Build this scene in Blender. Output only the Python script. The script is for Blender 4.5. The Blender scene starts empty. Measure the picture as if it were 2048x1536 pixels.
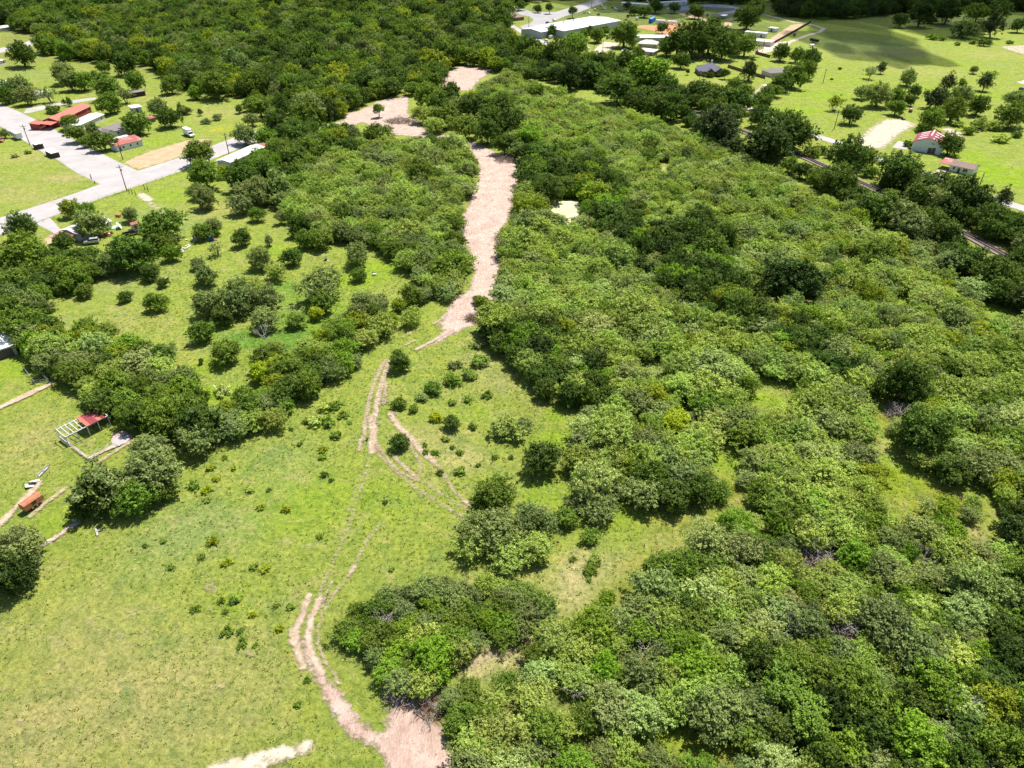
import bpy, math, random
import numpy as np
from mathutils import Vector, Matrix

# ------------------------------------------------------------------ camera, sky, sun, exposure
SC = bpy.context.scene
COL = SC.collection
CAM_H, PITCH, FPX = 100.0, math.radians(34.8), 1421.0
cam = bpy.data.cameras.new('camera')
cam.sensor_width = 36.0
cam.lens = FPX / 2048 * 36.0
cam.clip_end = 20000
cam_o = bpy.data.objects.new('camera', cam)
COL.objects.link(cam_o)
cam_o.location = (0, 0, CAM_H)
cam_o.rotation_euler = (math.radians(90) - PITCH, 0, 0)
SC.camera = cam_o

SUN_EL = math.radians(66)
SUN_DIR = Vector((0.62, 0.78, 0)).normalized()          # horizontal direction towards the sun
world = bpy.data.worlds.new('World')
SC.world = world
world.use_nodes = True
wn = world.node_tree
sky = wn.nodes.new('ShaderNodeTexSky')
sky.sky_type = 'NISHITA'
sky.sun_disc = False
sky.sun_elevation = SUN_EL
sky.sun_rotation = math.atan2(SUN_DIR.x, SUN_DIR.y)
wn.links.new(sky.outputs[0], wn.nodes['Background'].inputs[0])
wn.nodes['Background'].inputs[1].default_value = 0.078
sun = bpy.data.lights.new('sun', 'SUN')
sun.energy = 4.6
sun.angle = math.radians(0.53)
sun.color = (1.0, 0.95, 0.87)
sun_o = bpy.data.objects.new('sun', sun)
COL.objects.link(sun_o)
sv = Vector((SUN_DIR.x * math.cos(SUN_EL), SUN_DIR.y * math.cos(SUN_EL), math.sin(SUN_EL)))
sun_o.rotation_euler = sv.to_track_quat('Z', 'Y').to_euler()
sun_o.location = (0, 0, 300)
SC.view_settings.view_transform = 'Standard'
SC.view_settings.look = 'None'
SC.view_settings.gamma = 1.0
SC.view_settings.exposure = 0.85

RNG = np.random.default_rng(7)
random.seed(7)
SP, CP = math.sin(PITCH), math.cos(PITCH)

# ------------------------------------------------------------------ where things stand (surveyed from the photograph's sight lines)
def P(x, y, z=0.0):
    u, v = (x - 1024) / FPX, (y - 768) / FPX
    k = SP + v * CP
    t = (CAM_H - z) / max(k, 0.012)
    return Vector((u * t, (CP - v * SP) * t, z))
def pxm(y, z=0.0):
    v = (y - 768) / FPX
    return FPX * (SP + v * CP) / (CAM_H - z)
def to_px(p):
    d = Vector(p) - Vector((0, 0, CAM_H))
    zc = d.y * CP - d.z * SP
    return 1024 + FPX * d.x / zc, 768 - FPX * (d.y * SP + d.z * CP) / zc, zc
def G(poly):
    return np.array([P(x, y)[:2] for x, y in poly])

# ------------------------------------------------------------------ materials
def new_mat(name):
    m = bpy.data.materials.new(name)
    m.use_nodes = True
    nt = m.node_tree
    b = nt.nodes['Principled BSDF']
    b.inputs['Specular IOR Level'].default_value = 0.25
    return m, nt, b
def N(nt, t, **kw):
    n = nt.nodes.new(t)
    for k, v in kw.items():
        setattr(n, k, v)
    return n
def noise(nt, scale, detail=4, rough=0.6, coord='Object', dist=0.0):
    tc = N(nt, 'ShaderNodeTexCoord')
    n = N(nt, 'ShaderNodeTexNoise')
    n.inputs['Scale'].default_value = scale
    n.inputs['Detail'].default_value = detail
    n.inputs['Roughness'].default_value = rough
    n.inputs['Distortion'].default_value = dist
    nt.links.new(tc.outputs[coord], n.inputs['Vector'])
    return n.outputs['Fac']
def ramp(nt, src, stops):
    r = N(nt, 'ShaderNodeValToRGB')
    e = r.color_ramp.elements
    while len(e) < len(stops):
        e.new(0.5)
    for el, (p, c) in zip(e, stops):
        el.position = p
        el.color = (*c, 1) if len(c) == 3 else c
    nt.links.new(src, r.inputs[0])
    return r.outputs[0]
def mixc(nt, fac, a, b, mode='MIX'):
    m = N(nt, 'ShaderNodeMix', data_type='RGBA', blend_type=mode)
    for i, s in ((0, fac), (6, a), (7, b)):
        if hasattr(s, 'links'):
            nt.links.new(s, m.inputs[i])
        elif isinstance(s, (int, float)):
            m.inputs[i].default_value = s
        else:
            m.inputs[i].default_value = (*s, 1)
    return m.outputs[2]
def mth(nt, op, a, b=0.0, clamp=False):
    m = N(nt, 'ShaderNodeMath', operation=op, use_clamp=clamp)
    for i, s in ((0, a), (1, b)):
        if hasattr(s, 'links'):
            nt.links.new(s, m.inputs[i])
        else:
            m.inputs[i].default_value = s
    return m.outputs[0]
def bump(nt, b, h, strength=0.5, dist=0.1):
    bp = N(nt, 'ShaderNodeBump')
    bp.inputs['Strength'].default_value = strength
    bp.inputs['Distance'].default_value = dist
    nt.links.new(h, bp.inputs['Height'])
    nt.links.new(bp.outputs[0], b.inputs['Normal'])
MATS = {}
def plain(name, col, rough=0.7, var=0.18, scale=1.5, metal=0.0, spec=0.25, stain=None, seams=None):
    """painted / weathered surface: base colour with blotchy wear"""
    if name in MATS:
        return MATS[name]
    m, nt, b = new_mat(name)
    n1 = noise(nt, scale, 5, 0.65)
    d = tuple(c * (1 - var) for c in col)
    l = tuple(min(0.9, c * (1 + var)) for c in col)
    c = ramp(nt, n1, [(0.3, d), (0.7, l)])
    if stain:
        n2 = noise(nt, scale * 0.35, 6, 0.7, dist=1.0)
        f = ramp(nt, n2, [(0.5, (0, 0, 0)), (0.68, (1, 1, 1))])
        c = mixc(nt, f, c, stain)
    nt.links.new(c, b.inputs['Base Color'])
    b.inputs['Roughness'].default_value = rough
    b.inputs['Metallic'].default_value = metal
    b.inputs['Specular IOR Level'].default_value = spec
    if seams:
        tc = N(nt, 'ShaderNodeTexCoord')
        w = N(nt, 'ShaderNodeTexWave', wave_type='BANDS', bands_direction='X')
        w.inputs['Scale'].default_value = seams
        nt.links.new(tc.outputs['Object'], w.inputs['Vector'])
        bump(nt, b, w.outputs['Fac'], 0.5, 0.06)
    MATS[name] = m
    return m

def leaf_mat(name, trans=0.3, bright=(0.62, 1.4)):
    m, nt, b = new_mat(name)
    nt.nodes.remove(b)
    t = N(nt, 'ShaderNodeAttribute', attribute_type='INSTANCER', attribute_name='tint')
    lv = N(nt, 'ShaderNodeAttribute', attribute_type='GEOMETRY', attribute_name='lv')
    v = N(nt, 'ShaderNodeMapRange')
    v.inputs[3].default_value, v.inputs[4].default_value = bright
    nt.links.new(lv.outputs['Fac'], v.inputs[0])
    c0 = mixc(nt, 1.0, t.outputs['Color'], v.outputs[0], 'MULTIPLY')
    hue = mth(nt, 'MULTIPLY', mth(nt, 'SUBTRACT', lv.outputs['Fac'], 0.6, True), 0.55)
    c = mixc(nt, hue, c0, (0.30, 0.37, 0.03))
    d = N(nt, 'ShaderNodeBsdfDiffuse')
    tr = N(nt, 'ShaderNodeBsdfTranslucent')
    nt.links.new(c, d.inputs[0])
    ct = mixc(nt, 1.0, c, (1.1, 1.25, 0.45), 'MULTIPLY')
    nt.links.new(ct, tr.inputs[0])
    mx = N(nt, 'ShaderNodeMixShader')
    mx.inputs[0].default_value = trans
    nt.links.new(d.outputs[0], mx.inputs[1])
    nt.links.new(tr.outputs[0], mx.inputs[2])
    gl = N(nt, 'ShaderNodeBsdfGlossy')
    gl.inputs['Roughness'].default_value = 0.55
    gl.inputs[0].default_value = (0.9, 0.95, 0.85, 1)
    m2 = N(nt, 'ShaderNodeMixShader')
    m2.inputs[0].default_value = 0.012
    nt.links.new(mx.outputs[0], m2.inputs[1])
    nt.links.new(gl.outputs[0], m2.inputs[2])
    nt.links.new(m2.outputs[0], nt.nodes['Material Output'].inputs[0])
    return m
LEAF = leaf_mat('leaf', 0.27, (0.5, 1.5))
BARK = plain('bark', (0.13, 0.105, 0.085), 0.9, 0.35, 3)
DEADWOOD = plain('dead_wood', (0.36, 0.33, 0.31), 0.9, 0.3, 2)
BRUSH = plain('cut_brush', (0.24, 0.15, 0.09), 0.9, 0.4, 2)

def tint_paint():
    """car paint whose colour is the vehicle's own"""
    m, nt, b = new_mat('vehicle_paint')
    t = N(nt, 'ShaderNodeAttribute', attribute_type='INSTANCER', attribute_name='tint')
    nt.links.new(t.outputs['Color'], b.inputs['Base Color'])
    b.inputs['Roughness'].default_value = 0.3
    b.inputs['Specular IOR Level'].default_value = 0.5
    b.inputs['Coat Weight'].default_value = 0.3
    return m
PAINT = tint_paint()
GLASS, _nt, _b = new_mat('dark_glass')
_b.inputs['Base Color'].default_value = (0.015, 0.018, 0.022, 1)
_b.inputs['Roughness'].default_value = 0.08
_b.inputs['Specular IOR Level'].default_value = 0.6
RUBBER = plain('rubber', (0.02, 0.02, 0.02), 0.85, 0.2)
STEEL = plain('galvanised_steel', (0.45, 0.46, 0.48), 0.45, 0.15, 3, metal=0.6)
WOODPOLE = plain('pole_wood', (0.11, 0.08, 0.06), 0.9, 0.25, 2)
TRIM_WHITE = plain('white_trim', (0.72, 0.72, 0.7), 0.6, 0.08)

# ------------------------------------------------------------------ mesh helpers
def mesh_np(name, v, f, mats, smooth=False):
    """v: (n,3), f: (m,k) of one size"""
    me = bpy.data.meshes.new(name)
    v = np.asarray(v, np.float32)
    f = np.asarray(f, np.int32)
    k = f.shape[1]
    me.vertices.add(len(v))
    me.vertices.foreach_set('co', v.ravel())
    me.loops.add(f.size)
    me.loops.foreach_set('vertex_index', f.ravel())
    me.polygons.add(len(f))
    me.polygons.foreach_set('loop_start', np.arange(0, f.size, k, dtype=np.int32))
    me.polygons.foreach_set('loop_total', np.full(len(f), k, np.int32))
    if smooth:
        me.polygons.foreach_set('use_smooth', np.ones(len(f), bool))
    for m in (mats if isinstance(mats, (list, tuple)) else [mats]):
        me.materials.append(m)
    me.update(calc_edges=True)
    me.validate()
    return me
class MB:
    """collects boxes, prisms and tubes for ONE part"""
    def __init__(s):
        s.v, s.f = [], []
    def add(s, vs, fs):
        o = len(s.v)
        s.v += [tuple(v) for v in vs]
        s.f += [tuple(i + o for i in f) for f in fs]
        return s
    def box(s, x0, x1, y0, y1, z0, z1):
        return s.add([(x0, y0, z0), (x1, y0, z0), (x1, y1, z0), (x0, y1, z0), (x0, y0, z1), (x1, y0, z1), (x1, y1, z1), (x0, y1, z1)],
                     [(3, 2, 1, 0), (4, 5, 6, 7), (0, 1, 5, 4), (1, 2, 6, 5), (2, 3, 7, 6), (3, 0, 4, 7)])
    def hexa(s, b4, t4):
        return s.add(list(b4) + list(t4), [(3, 2, 1, 0), (4, 5, 6, 7), (0, 1, 5, 4), (1, 2, 6, 5), (2, 3, 7, 6), (3, 0, 4, 7)])
    def prism(s, prof, a0, a1, axis='y'):
        """profile of (p,q) extruded along axis"""
        n = len(prof)
        def mk(p, q, a):
            return (p, a, q) if axis == 'y' else (a, p, q)
        vs = [mk(p, q, a0) for p, q in prof] + [mk(p, q, a1) for p, q in prof]
        fs = [tuple(range(n)), tuple(range(2 * n - 1, n - 1, -1))]
        fs += [(i, i + n, (i + 1) % n + n, (i + 1) % n) for i in range(n)]
        return s.add(vs, fs)
    def tube(s, a, b, r0, r1=None, n=6):
        a, b = Vector(a), Vector(b)
        r1 = r0 if r1 is None else r1
        d = (b - a).normalized()
        e = d.orthogonal().normalized()
        g = d.cross(e)
        vs = []
        for c, r in ((a, r0), (b, r1)):
            for i in range(n):
                t = 2 * math.pi * i / n
                vs.append(c + (e * math.cos(t) + g * math.sin(t)) * r)
        fs = [(i, (i + 1) % n, (i + 1) % n + n, i + n) for i in range(n)] + [tuple(range(n - 1, -1, -1)), tuple(range(n, 2 * n))]
        return s.add(vs, fs)
    def mesh(s, name, mat):
        me = bpy.data.meshes.new(name)
        me.from_pydata(s.v, [], s.f)
        me.materials.append(mat)
        me.update()
        return me
    def build(s, name, mat, parent=None, loc=(0, 0, 0), rz=0.0):
        return link(name, s.mesh(name, mat), parent, loc, rz)
def link(name, data, parent=None, loc=(0, 0, 0), rz=0.0, scale=(1, 1, 1)):
    o = bpy.data.objects.new(name, data)
    COL.objects.link(o)
    o.parent = parent
    o.location = loc
    o.rotation_euler = (0, 0, rz)
    o.scale = scale
    return o
def tag(o, label=None, cat=None, group=None, kind=None):
    for k, v in (('label', label), ('category', cat), ('group', group), ('kind', kind)):
        if v:
            o[k] = v
    return o
def thing(name, label, cat, loc, rz=0.0, group=None):
    return tag(link(name, None, None, loc, rz), label, cat, group)
LAND = []                       # (phrase, ground point): what trees are described by
def landmark(phrase, p):
    LAND.append((phrase, Vector((p[0], p[1], 0))))
BLOCK = []                      # (x, y, r): no random tree here
def block(p, r):
    BLOCK.append((p[0], p[1], r))

# ------------------------------------------------------------------ ragged ground patches
def seg_dist(pts, a, b):
    d = b - a
    t = np.clip(((pts - a) @ d) / max(d @ d, 1e-9), 0, 1)
    return np.hypot(*(pts - (a + t[:, None] * d)).T)
def inside(pts, poly):
    x, y = pts[:, 0], pts[:, 1]
    c = np.zeros(len(pts), bool)
    n = len(poly)
    for i in range(n):
        x0, y0 = poly[i]
        x1, y1 = poly[(i + 1) % n]
        k = (y0 > y) != (y1 > y)
        c ^= k & (x < (x1 - x0) * (y - y0) / ((y1 - y0) if y1 != y0 else 1e-9) + x0)
    return c
def sdf_poly(pts, poly):
    d = np.full(len(pts), 1e9)
    for i in range(len(poly)):
        d = np.minimum(d, seg_dist(pts, poly[i], poly[(i + 1) % len(poly)]))
    return np.where(inside(pts, poly), d, -d)
def sdf_line(pts, line, w):
    d = np.full(len(pts), 1e9)
    for i in range(len(line) - 1):
        d = np.minimum(d, seg_dist(pts, line[i], line[i + 1]))
    return w / 2 - d
ZL = [0.004]
def patch(name, mat, poly=None, line=None, width=2.0, cell=1.0, feather=1.0, cap=1.0, holes=()):
    """a sheet lying on the ground, ragged at its rim (attribute 'edge')"""
    pts_src = G(poly if poly else line)
    lo, hi = pts_src.min(0) - feather - width * 0, pts_src.max(0) + feather
    if line:
        lo, hi = lo - width, hi + width
    nx, ny = int((hi[0] - lo[0]) / cell) + 2, int((hi[1] - lo[1]) / cell) + 2
    X, Y = np.meshgrid(lo[0] + np.arange(nx) * cell, lo[1] + np.arange(ny) * cell)
    pts = np.column_stack([X.ravel(), Y.ravel()])
    sd = sdf_poly(pts, pts_src) if poly else sdf_line(pts, pts_src, width)
    for h in holes:
        sd = np.minimum(sd, -sdf_poly(pts, G(h)))
    idx = np.arange(nx * ny).reshape(ny, nx)
    q = np.stack([idx[:-1, :-1], idx[:-1, 1:], idx[1:, 1:], idx[1:, :-1]], -1).reshape(-1, 4)
    q = q[(sd[q] > -feather).any(1)]
    used = np.unique(q)
    rm = np.full(nx * ny, -1)
    rm[used] = np.arange(len(used))
    z = ZL[0]
    ZL[0] += 0.004
    me = mesh_np(name, np.column_stack([pts[used], np.full(len(used), z)]), rm[q], mat)
    a = me.attributes.new('edge', 'FLOAT', 'POINT')
    a.data.foreach_set('value', np.clip(sd[used] / feather, -1, cap).astype(np.float32))
    o = link(name, me)
    tag(o, kind='structure')
    return o
def ground_mat(name, stops, scale=0.35, soft=(0.05, 0.45), detail=7, rag=0.5, rag_amp=1.6, bump_s=0.4, streak=None, specks=None, rough=0.95, grass=None):
    m, nt, b = new_mat(name)
    c = ramp(nt, noise(nt, scale, detail, 0.68, dist=0.6), stops)
    if streak:                                       # wheel and blade marks
        tc = N(nt, 'ShaderNodeTexCoord')
        mp = N(nt, 'ShaderNodeMapping')
        mp.inputs['Rotation'].default_value = (0, 0, math.radians(streak[0]))
        mp.inputs['Scale'].default_value = (streak[1], streak[1] * 0.09, 1)
        n = N(nt, 'ShaderNodeTexNoise')
        n.inputs['Detail'].default_value = 6
        n.inputs['Distortion'].default_value = 1.2
        n.inputs['Roughness'].default_value = 0.7
        nt.links.new(tc.outputs['Object'], mp.inputs[0])
        nt.links.new(mp.outputs[0], n.inputs['Vector'])
        f = ramp(nt, n.outputs['Fac'], [(0.46, (0, 0, 0)), (0.62, (1, 1, 1))])
        c = mixc(nt, mth(nt, 'MULTIPLY', f, streak[3]), c, streak[2])
    if specks:
        f = ramp(nt, noise(nt, specks[0], 3, 0.8), [(0.60, (0, 0, 0)), (0.68, (1, 1, 1))])
        c = mixc(nt, mth(nt, 'MULTIPLY', f, specks[2]), c, specks[1])
    if grass:
        f = ramp(nt, noise(nt, grass[0], 7, 0.75), [(grass[1], (0, 0, 0)), (grass[1] + 0.09, (1, 1, 1))])
        c = mixc(nt, f, c, (0.20, 0.24, 0.045))
    nt.links.new(c, b.inputs['Base Color'])
    b.inputs['Roughness'].default_value = rough
    b.inputs['Specular IOR Level'].default_value = 0.1
    bump(nt, b, noise(nt, 1.6, 6, 0.75), bump_s, 0.25)
    e = N(nt, 'ShaderNodeAttribute', attribute_name='edge')
    r = mth(nt, 'MULTIPLY', mth(nt, 'SUBTRACT', noise(nt, rag, 8, 0.72), 0.5), rag_amp * 2)
    s = mth(nt, 'ADD', e.outputs['Fac'], r)
    al = N(nt, 'ShaderNodeMapRange', interpolation_type='SMOOTHSTEP')
    al.inputs[1].default_value, al.inputs[2].default_value = soft
    nt.links.new(s, al.inputs[0])
    nt.links.new(al.outputs[0], b.inputs['Alpha'])
    return m

# ------------------------------------------------------------------ the setting: ground sheet
def grid(x0, x1, y0, y1, c, z=0.0):
    nx, ny = int(round((x1 - x0) / c)) + 1, int(round((y1 - y0) / c)) + 1
    X, Y = np.meshgrid(np.linspace(x0, x1, nx), np.linspace(y0, y1, ny))
    idx = np.arange(nx * ny).reshape(ny, nx)
    q = np.stack([idx[:-1, :-1], idx[:-1, 1:], idx[1:, 1:], idx[1:, :-1]], -1).reshape(-1, 4)
    return np.column_stack([X.ravel(), Y.ravel(), np.full(nx * ny, z)]), q
_vs, _qs, _o = [], [], 0
for g in (grid(-170, 170, 10, 250, 1.25), grid(-360, 360, 250, 550, 3), grid(-360, -170, 10, 250, 5), grid(170, 360, 10, 250, 5),
          grid(-900, 900, 550, 1300, 10), grid(-900, -360, 10, 550, 20), grid(360, 900, 10, 550, 20),
          grid(-9000, 9000, -6000, 14000, 4000, -0.3)):
    _vs.append(g[0]); _qs.append(g[1] + _o); _o += len(g[0])
gv, gq = np.vstack(_vs), np.vstack(_qs)

GRASS = np.array((0.215, 0.265, 0.048))
LIME = np.array((0.19, 0.295, 0.016))
LUSH = np.array((0.085, 0.20, 0.022))
DRY = np.array((0.325, 0.285, 0.118))
STRAW = np.array((0.40, 0.34, 0.17))
TANG = np.array((0.36, 0.28, 0.15))
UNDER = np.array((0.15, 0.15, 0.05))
OLIVE = np.array((0.21, 0.20, 0.022))
PALEG = np.array((0.19, 0.25, 0.085))
# broad changes of sward, plus cloud shade coloured into the far meadow: (px, py, radius across px, colour, amount)
SPL = [
    (1500, 500, 480, UNDER, .75), (1300, 800, 330, UNDER, .45), (1750, 1300, 480, UNDER, .7), (1250, 1420, 260, UNDER, .5), (500, 60, 560, UNDER, .9), (760, 420, 170, UNDER, .8), (800, 1270, 110, UNDER, .5),
    (620, 620, 70, LUSH, .9), (560, 580, 60, LUSH, .8), (470, 680, 60, LUSH, .85), (600, 660, 60, LUSH, .8), (700, 560, 60, LIME, .9), (760, 540, 60, LIME, .9), (560, 690, 60, LUSH, .8), (440, 790, 40, LIME, 1), (330, 610, 14, LIME, 1), (420, 730, 45, LIME, .8), (545, 500, 40, LIME, .8), (400, 790, 30, LIME, .8),
    (250, 650, 90, DRY, .35), (260, 560, 90, PALEG, .5), (380, 700, 60, DRY, .3), (130, 585, 30, LIME, .6), (100, 650, 50, PALEG, .4),
    (60, 310, 70, DRY, .55), (130, 355, 45, TANG, .55), (30, 385, 60, DRY, .6), (180, 378, 20, OLIVE, .6), (90, 400, 50, TANG, .3), (20, 300, 40, LIME, .3),
    (340, 390, 60, LIME, .65), (320, 350, 40, LIME, .6), (370, 450, 60, PALEG, .4), (440, 420, 70, DRY, .5), (300, 430, 50, PALEG, .6),
    (30, 740, 60, LIME, .65), (90, 850, 90, DRY, .4), (60, 900, 80, DRY, .35), (150, 820, 40, LIME, .3), (100, 1050, 60, LIME, .5), (60, 940, 50, DRY, .3),
    (200, 1350, 330, DRY, .55), (100, 1450, 200, DRY, .45), (450, 1400, 160, DRY, .35), (350, 1200, 150, GRASS, .5), (480, 1200, 60, LIME, .6), (600, 1010, 130, LIME, .55), (780, 1000, 90, LIME, .5), (700, 1100, 120, GRASS, .6), (420, 1050, 110, PALEG, .7), (560, 930, 90, PALEG, .6), (300, 1120, 90, PALEG, .45),
    (880, 880, 70, DRY, .5), (920, 920, 50, STRAW, .6), (860, 950, 60, DRY, .35), (1000, 760, 60, DRY, .4), (960, 720, 40, STRAW, .35), (950, 830, 60, LIME, .4), (690, 620, 80, LIME, .4),
    (1110, 880, 50, LIME, .85), (1090, 990, 50, LIME, .75), (1120, 830, 30, LIME, .9), (1250, 1060, 110, GRASS, .6), (1220, 1030, 70, LIME, .6), (1350, 1040, 90, OLIVE, .35), (1160, 1140, 60, STRAW, .75), (1130, 1190, 60, STRAW, .6), (1040, 1170, 60, DRY, .6), (1250, 1130, 45, STRAW, .4), (1280, 1140, 45, OLIVE, .6), (1240, 1190, 40, OLIVE, .5), (1000, 1310, 55, STRAW, .95), (1050, 1280, 35, STRAW, .7), (950, 1335, 35, STRAW, .8), (1030, 1440, 50, STRAW, .85), (980, 1500, 60, STRAW, .8), (1330, 1480, 90, LIME, .6), (1420, 1490, 60, OLIVE, .5),
    (1440, 920, 60, LIME, .8), (1450, 985, 50, OLIVE, .7), (1530, 800, 36, LIME, .95), (1310, 745, 36, PALEG, .9), (1320, 770, 24, LIME, .8), (1975, 620, 32, LIME, .95), (1790, 960, 80, LIME, .95), (1830, 985, 80, OLIVE, .45), (1760, 830, 40, OLIVE, .85), (1745, 790, 25, LIME, .9), (1900, 1010, 60, OLIVE, .8), (1820, 1060, 60, OLIVE, .6), (1930, 1060, 40, TANG, .6), (1960, 1100, 35, TANG, .7), (1690, 515, 30, STRAW, .45), (1800, 605, 20, LIME, .8), (1330, 335, 25, STRAW, .7), (1790, 1410, 30, TANG, .7), (1900, 1250, 20, TANG, .6), (1980, 1320, 20, TANG, .6),
    (1980, 340, 90, LIME, 1), (2040, 360, 70, LIME, 1), (1940, 310, 50, LIME, .7), (2030, 330, 25, DRY, .5), (1600, 220, 50, LIME, .8), (1650, 190, 60, LIME, .7), (1700, 160, 60, LIME, .5), (1850, 140, 90, DRY, .45), (1900, 130, 90, LIME, .4), (1980, 110, 60, DRY, .5), (1990, 190, 50, LIME, .7), (1840, 175, 50, LIME, .5), (1720, 90, 110, PALEG, .65), (1680, 110, 60, STRAW, .2), (1420, 165, 40, DRY, .6), (1440, 175, 30, LIME, .4), (1310, 118, 22, LIME, .5), (1790, 105, 70, (0.16, 0.15, 0.09), .6), (1260, 115, 25, LIME, .4), (1640, 285, 30, OLIVE, .4), (1740, 300, 25, DRY, .4), (2000, 130, 30, PALEG, .6),  # the dark splat right of centre paints cloud shade into the meadow colour
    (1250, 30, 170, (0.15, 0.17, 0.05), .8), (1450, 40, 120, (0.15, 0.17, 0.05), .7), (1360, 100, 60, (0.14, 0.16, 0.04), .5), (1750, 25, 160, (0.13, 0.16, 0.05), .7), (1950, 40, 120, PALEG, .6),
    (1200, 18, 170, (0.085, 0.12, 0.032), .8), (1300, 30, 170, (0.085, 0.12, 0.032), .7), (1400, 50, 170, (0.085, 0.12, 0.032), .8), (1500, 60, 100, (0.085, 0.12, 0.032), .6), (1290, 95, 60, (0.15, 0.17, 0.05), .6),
    (60, 150, 60, PALEG, .5), (100, 130, 50, LIME, .4), (180, 135, 25, OLIVE, .6), (320, 160, 25, LIME, .6), (440, 225, 70, DRY, .55), (440, 258, 26, np.array((0.33, 0.32, 0.03)), .8), (310, 200, 40, DRY, .35), (310, 280, 50, LIME, .55), (545, 190, 26, DRY, .6), (550, 220, 20, LIME, .7), (360, 235, 40, LIME, .4),
]
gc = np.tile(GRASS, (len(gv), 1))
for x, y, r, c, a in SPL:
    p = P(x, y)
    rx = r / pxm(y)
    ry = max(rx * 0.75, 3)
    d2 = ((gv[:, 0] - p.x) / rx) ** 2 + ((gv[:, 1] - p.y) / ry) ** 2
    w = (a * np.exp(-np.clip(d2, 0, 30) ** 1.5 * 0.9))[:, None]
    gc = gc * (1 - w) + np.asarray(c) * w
def turf_mat():
    m, nt, b = new_mat('turf')
    a = N(nt, 'ShaderNodeAttribute', attribute_name='sward')
    c = a.outputs['Color']
    # patchy sward: yellower, greener, bare
    f1 = ramp(nt, noise(nt, 0.055, 6, 0.62, dist=0.8), [(0.40, (0, 0, 0)), (0.66, (1, 1, 1))])
    c = mixc(nt, mth(nt, 'MULTIPLY', f1, 0.40), c, (0.225, 0.275, 0.028))
    f2 = ramp(nt, noise(nt, 0.16, 7, 0.7, dist=1.0), [(0.52, (0, 0, 0)), (0.70, (1, 1, 1))])
    c = mixc(nt, mth(nt, 'MULTIPLY', f2, 0.6), c, (0.33, 0.285, 0.13))
    f3 = ramp(nt, noise(nt, 0.11, 7, 0.7, dist=0.5), [(0.56, (0, 0, 0)), (0.68, (1, 1, 1))])
    c = mixc(nt, mth(nt, 'MULTIPLY', f3, 0.5), c, (0.10, 0.185, 0.055))
    f4 = ramp(nt, noise(nt, 0.42, 8, 0.78, dist=1.4), [(0.60, (0, 0, 0)), (0.66, (1, 1, 1))])
    c = mixc(nt, mth(nt, 'MULTIPLY', f4, 0.55), c, (0.40, 0.31, 0.19))
    n5 = noise(nt, 1.1, 8, 0.82)
    v5 = ramp(nt, n5, [(0.34, (0.45, 0.52, 0.42)), (0.5, (1, 1, 1)), (0.66, (1.45, 1.4, 1.5))])
    v6 = ramp(nt, noise(nt, 0.3, 6, 0.7, dist=0.7), [(0.34, (0.70, 0.80, 0.7)), (0.5, (1, 1, 1)), (0.66, (1.2, 1.12, 1.1))])
    c = mixc(nt, 1.0, c, v6, 'MULTIPLY')
    c = mixc(nt, 1.0, c, v5, 'MULTIPLY')
    nt.links.new(c, b.inputs['Base Color'])
    b.inputs['Roughness'].default_value = 0.95
    b.inputs['Specular IOR Level'].default_value = 0.08
    h = mth(nt, 'ADD', noise(nt, 1.3, 7, 0.78), mth(nt, 'MULTIPLY', noise(nt, 0.25, 4, 0.6), 1.5))
    bump(nt, b, h, 1.0, 0.55)
    return m
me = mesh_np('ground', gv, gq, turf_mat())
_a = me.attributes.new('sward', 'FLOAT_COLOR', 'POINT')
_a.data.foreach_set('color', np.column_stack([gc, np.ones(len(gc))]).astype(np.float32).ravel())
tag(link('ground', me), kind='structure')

# ------------------------------------------------------------------ roads, tracks, bare earth
DIRT = ground_mat('pink_dirt', [(0.30, (0.240, 0.148, 0.112)), (0.5, (0.336, 0.228, 0.180)), (0.68, (0.416, 0.320, 0.264))], 0.22, soft=(0.0, 0.8), streak=(72, 1.7, (0.66, 0.58, 0.51), 0.75), specks=(1.1, (0.160, 0.104, 0.064), .6), rag=0.45, bump_s=0.6)
TURND = ground_mat('graded_dirt', [(0.30, (0.240, 0.148, 0.112)), (0.5, (0.336, 0.228, 0.180)), (0.68, (0.416, 0.320, 0.264))], 0.22, soft=(0.0, 0.8), streak=(115, 2.2, (0.60, 0.51, 0.44), 0.5), specks=(1.1, (0.160, 0.104, 0.064), .6), rag=0.9, bump_s=0.6)
TRACKD = ground_mat('track_dirt', [(0.3, (0.285, 0.198, 0.129)), (0.5, (0.386, 0.290, 0.202)), (0.68, (0.497, 0.405, 0.317))], 0.4, soft=(-0.1, 1.0), streak=(80, 2.0, (0.534, 0.451, 0.368), .5), specks=(1.6, (0.230, 0.175, 0.092), .5), rag=1.3, rag_amp=1.25)
SAND = ground_mat('pale_sand', [(0.3, (0.361, 0.292, 0.206)), (0.5, (0.464, 0.396, 0.301)), (0.7, (0.533, 0.482, 0.396))], 0.3, soft=(0.0, 0.8), rag=0.6, specks=(1.2, (0.301, 0.258, 0.129), .4))
TAN = ground_mat('dry_mown_earth', [(0.3, (0.33, 0.24, 0.13)), (0.5, (0.40, 0.29, 0.18)), (0.7, (0.45, 0.35, 0.24))], 0.25, rag=0.4, grass=(0.3, 0.62))
ROADM = ground_mat('pale_concrete', [(0.3, (0.310, 0.288, 0.280)), (0.55, (0.378, 0.357, 0.353)), (0.75, (0.421, 0.400, 0.396))], 0.12, rag=0.8, rag_amp=0.5, bump_s=0.06, streak=(-18, 0.5, (0.344, 0.318, 0.301), .5))
GREYRD = ground_mat('grey_asphalt', [(0.3, (0.26, 0.25, 0.25)), (0.7, (0.36, 0.345, 0.34))], 0.1, rag=0.8, rag_amp=0.4, bump_s=0.05)
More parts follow.
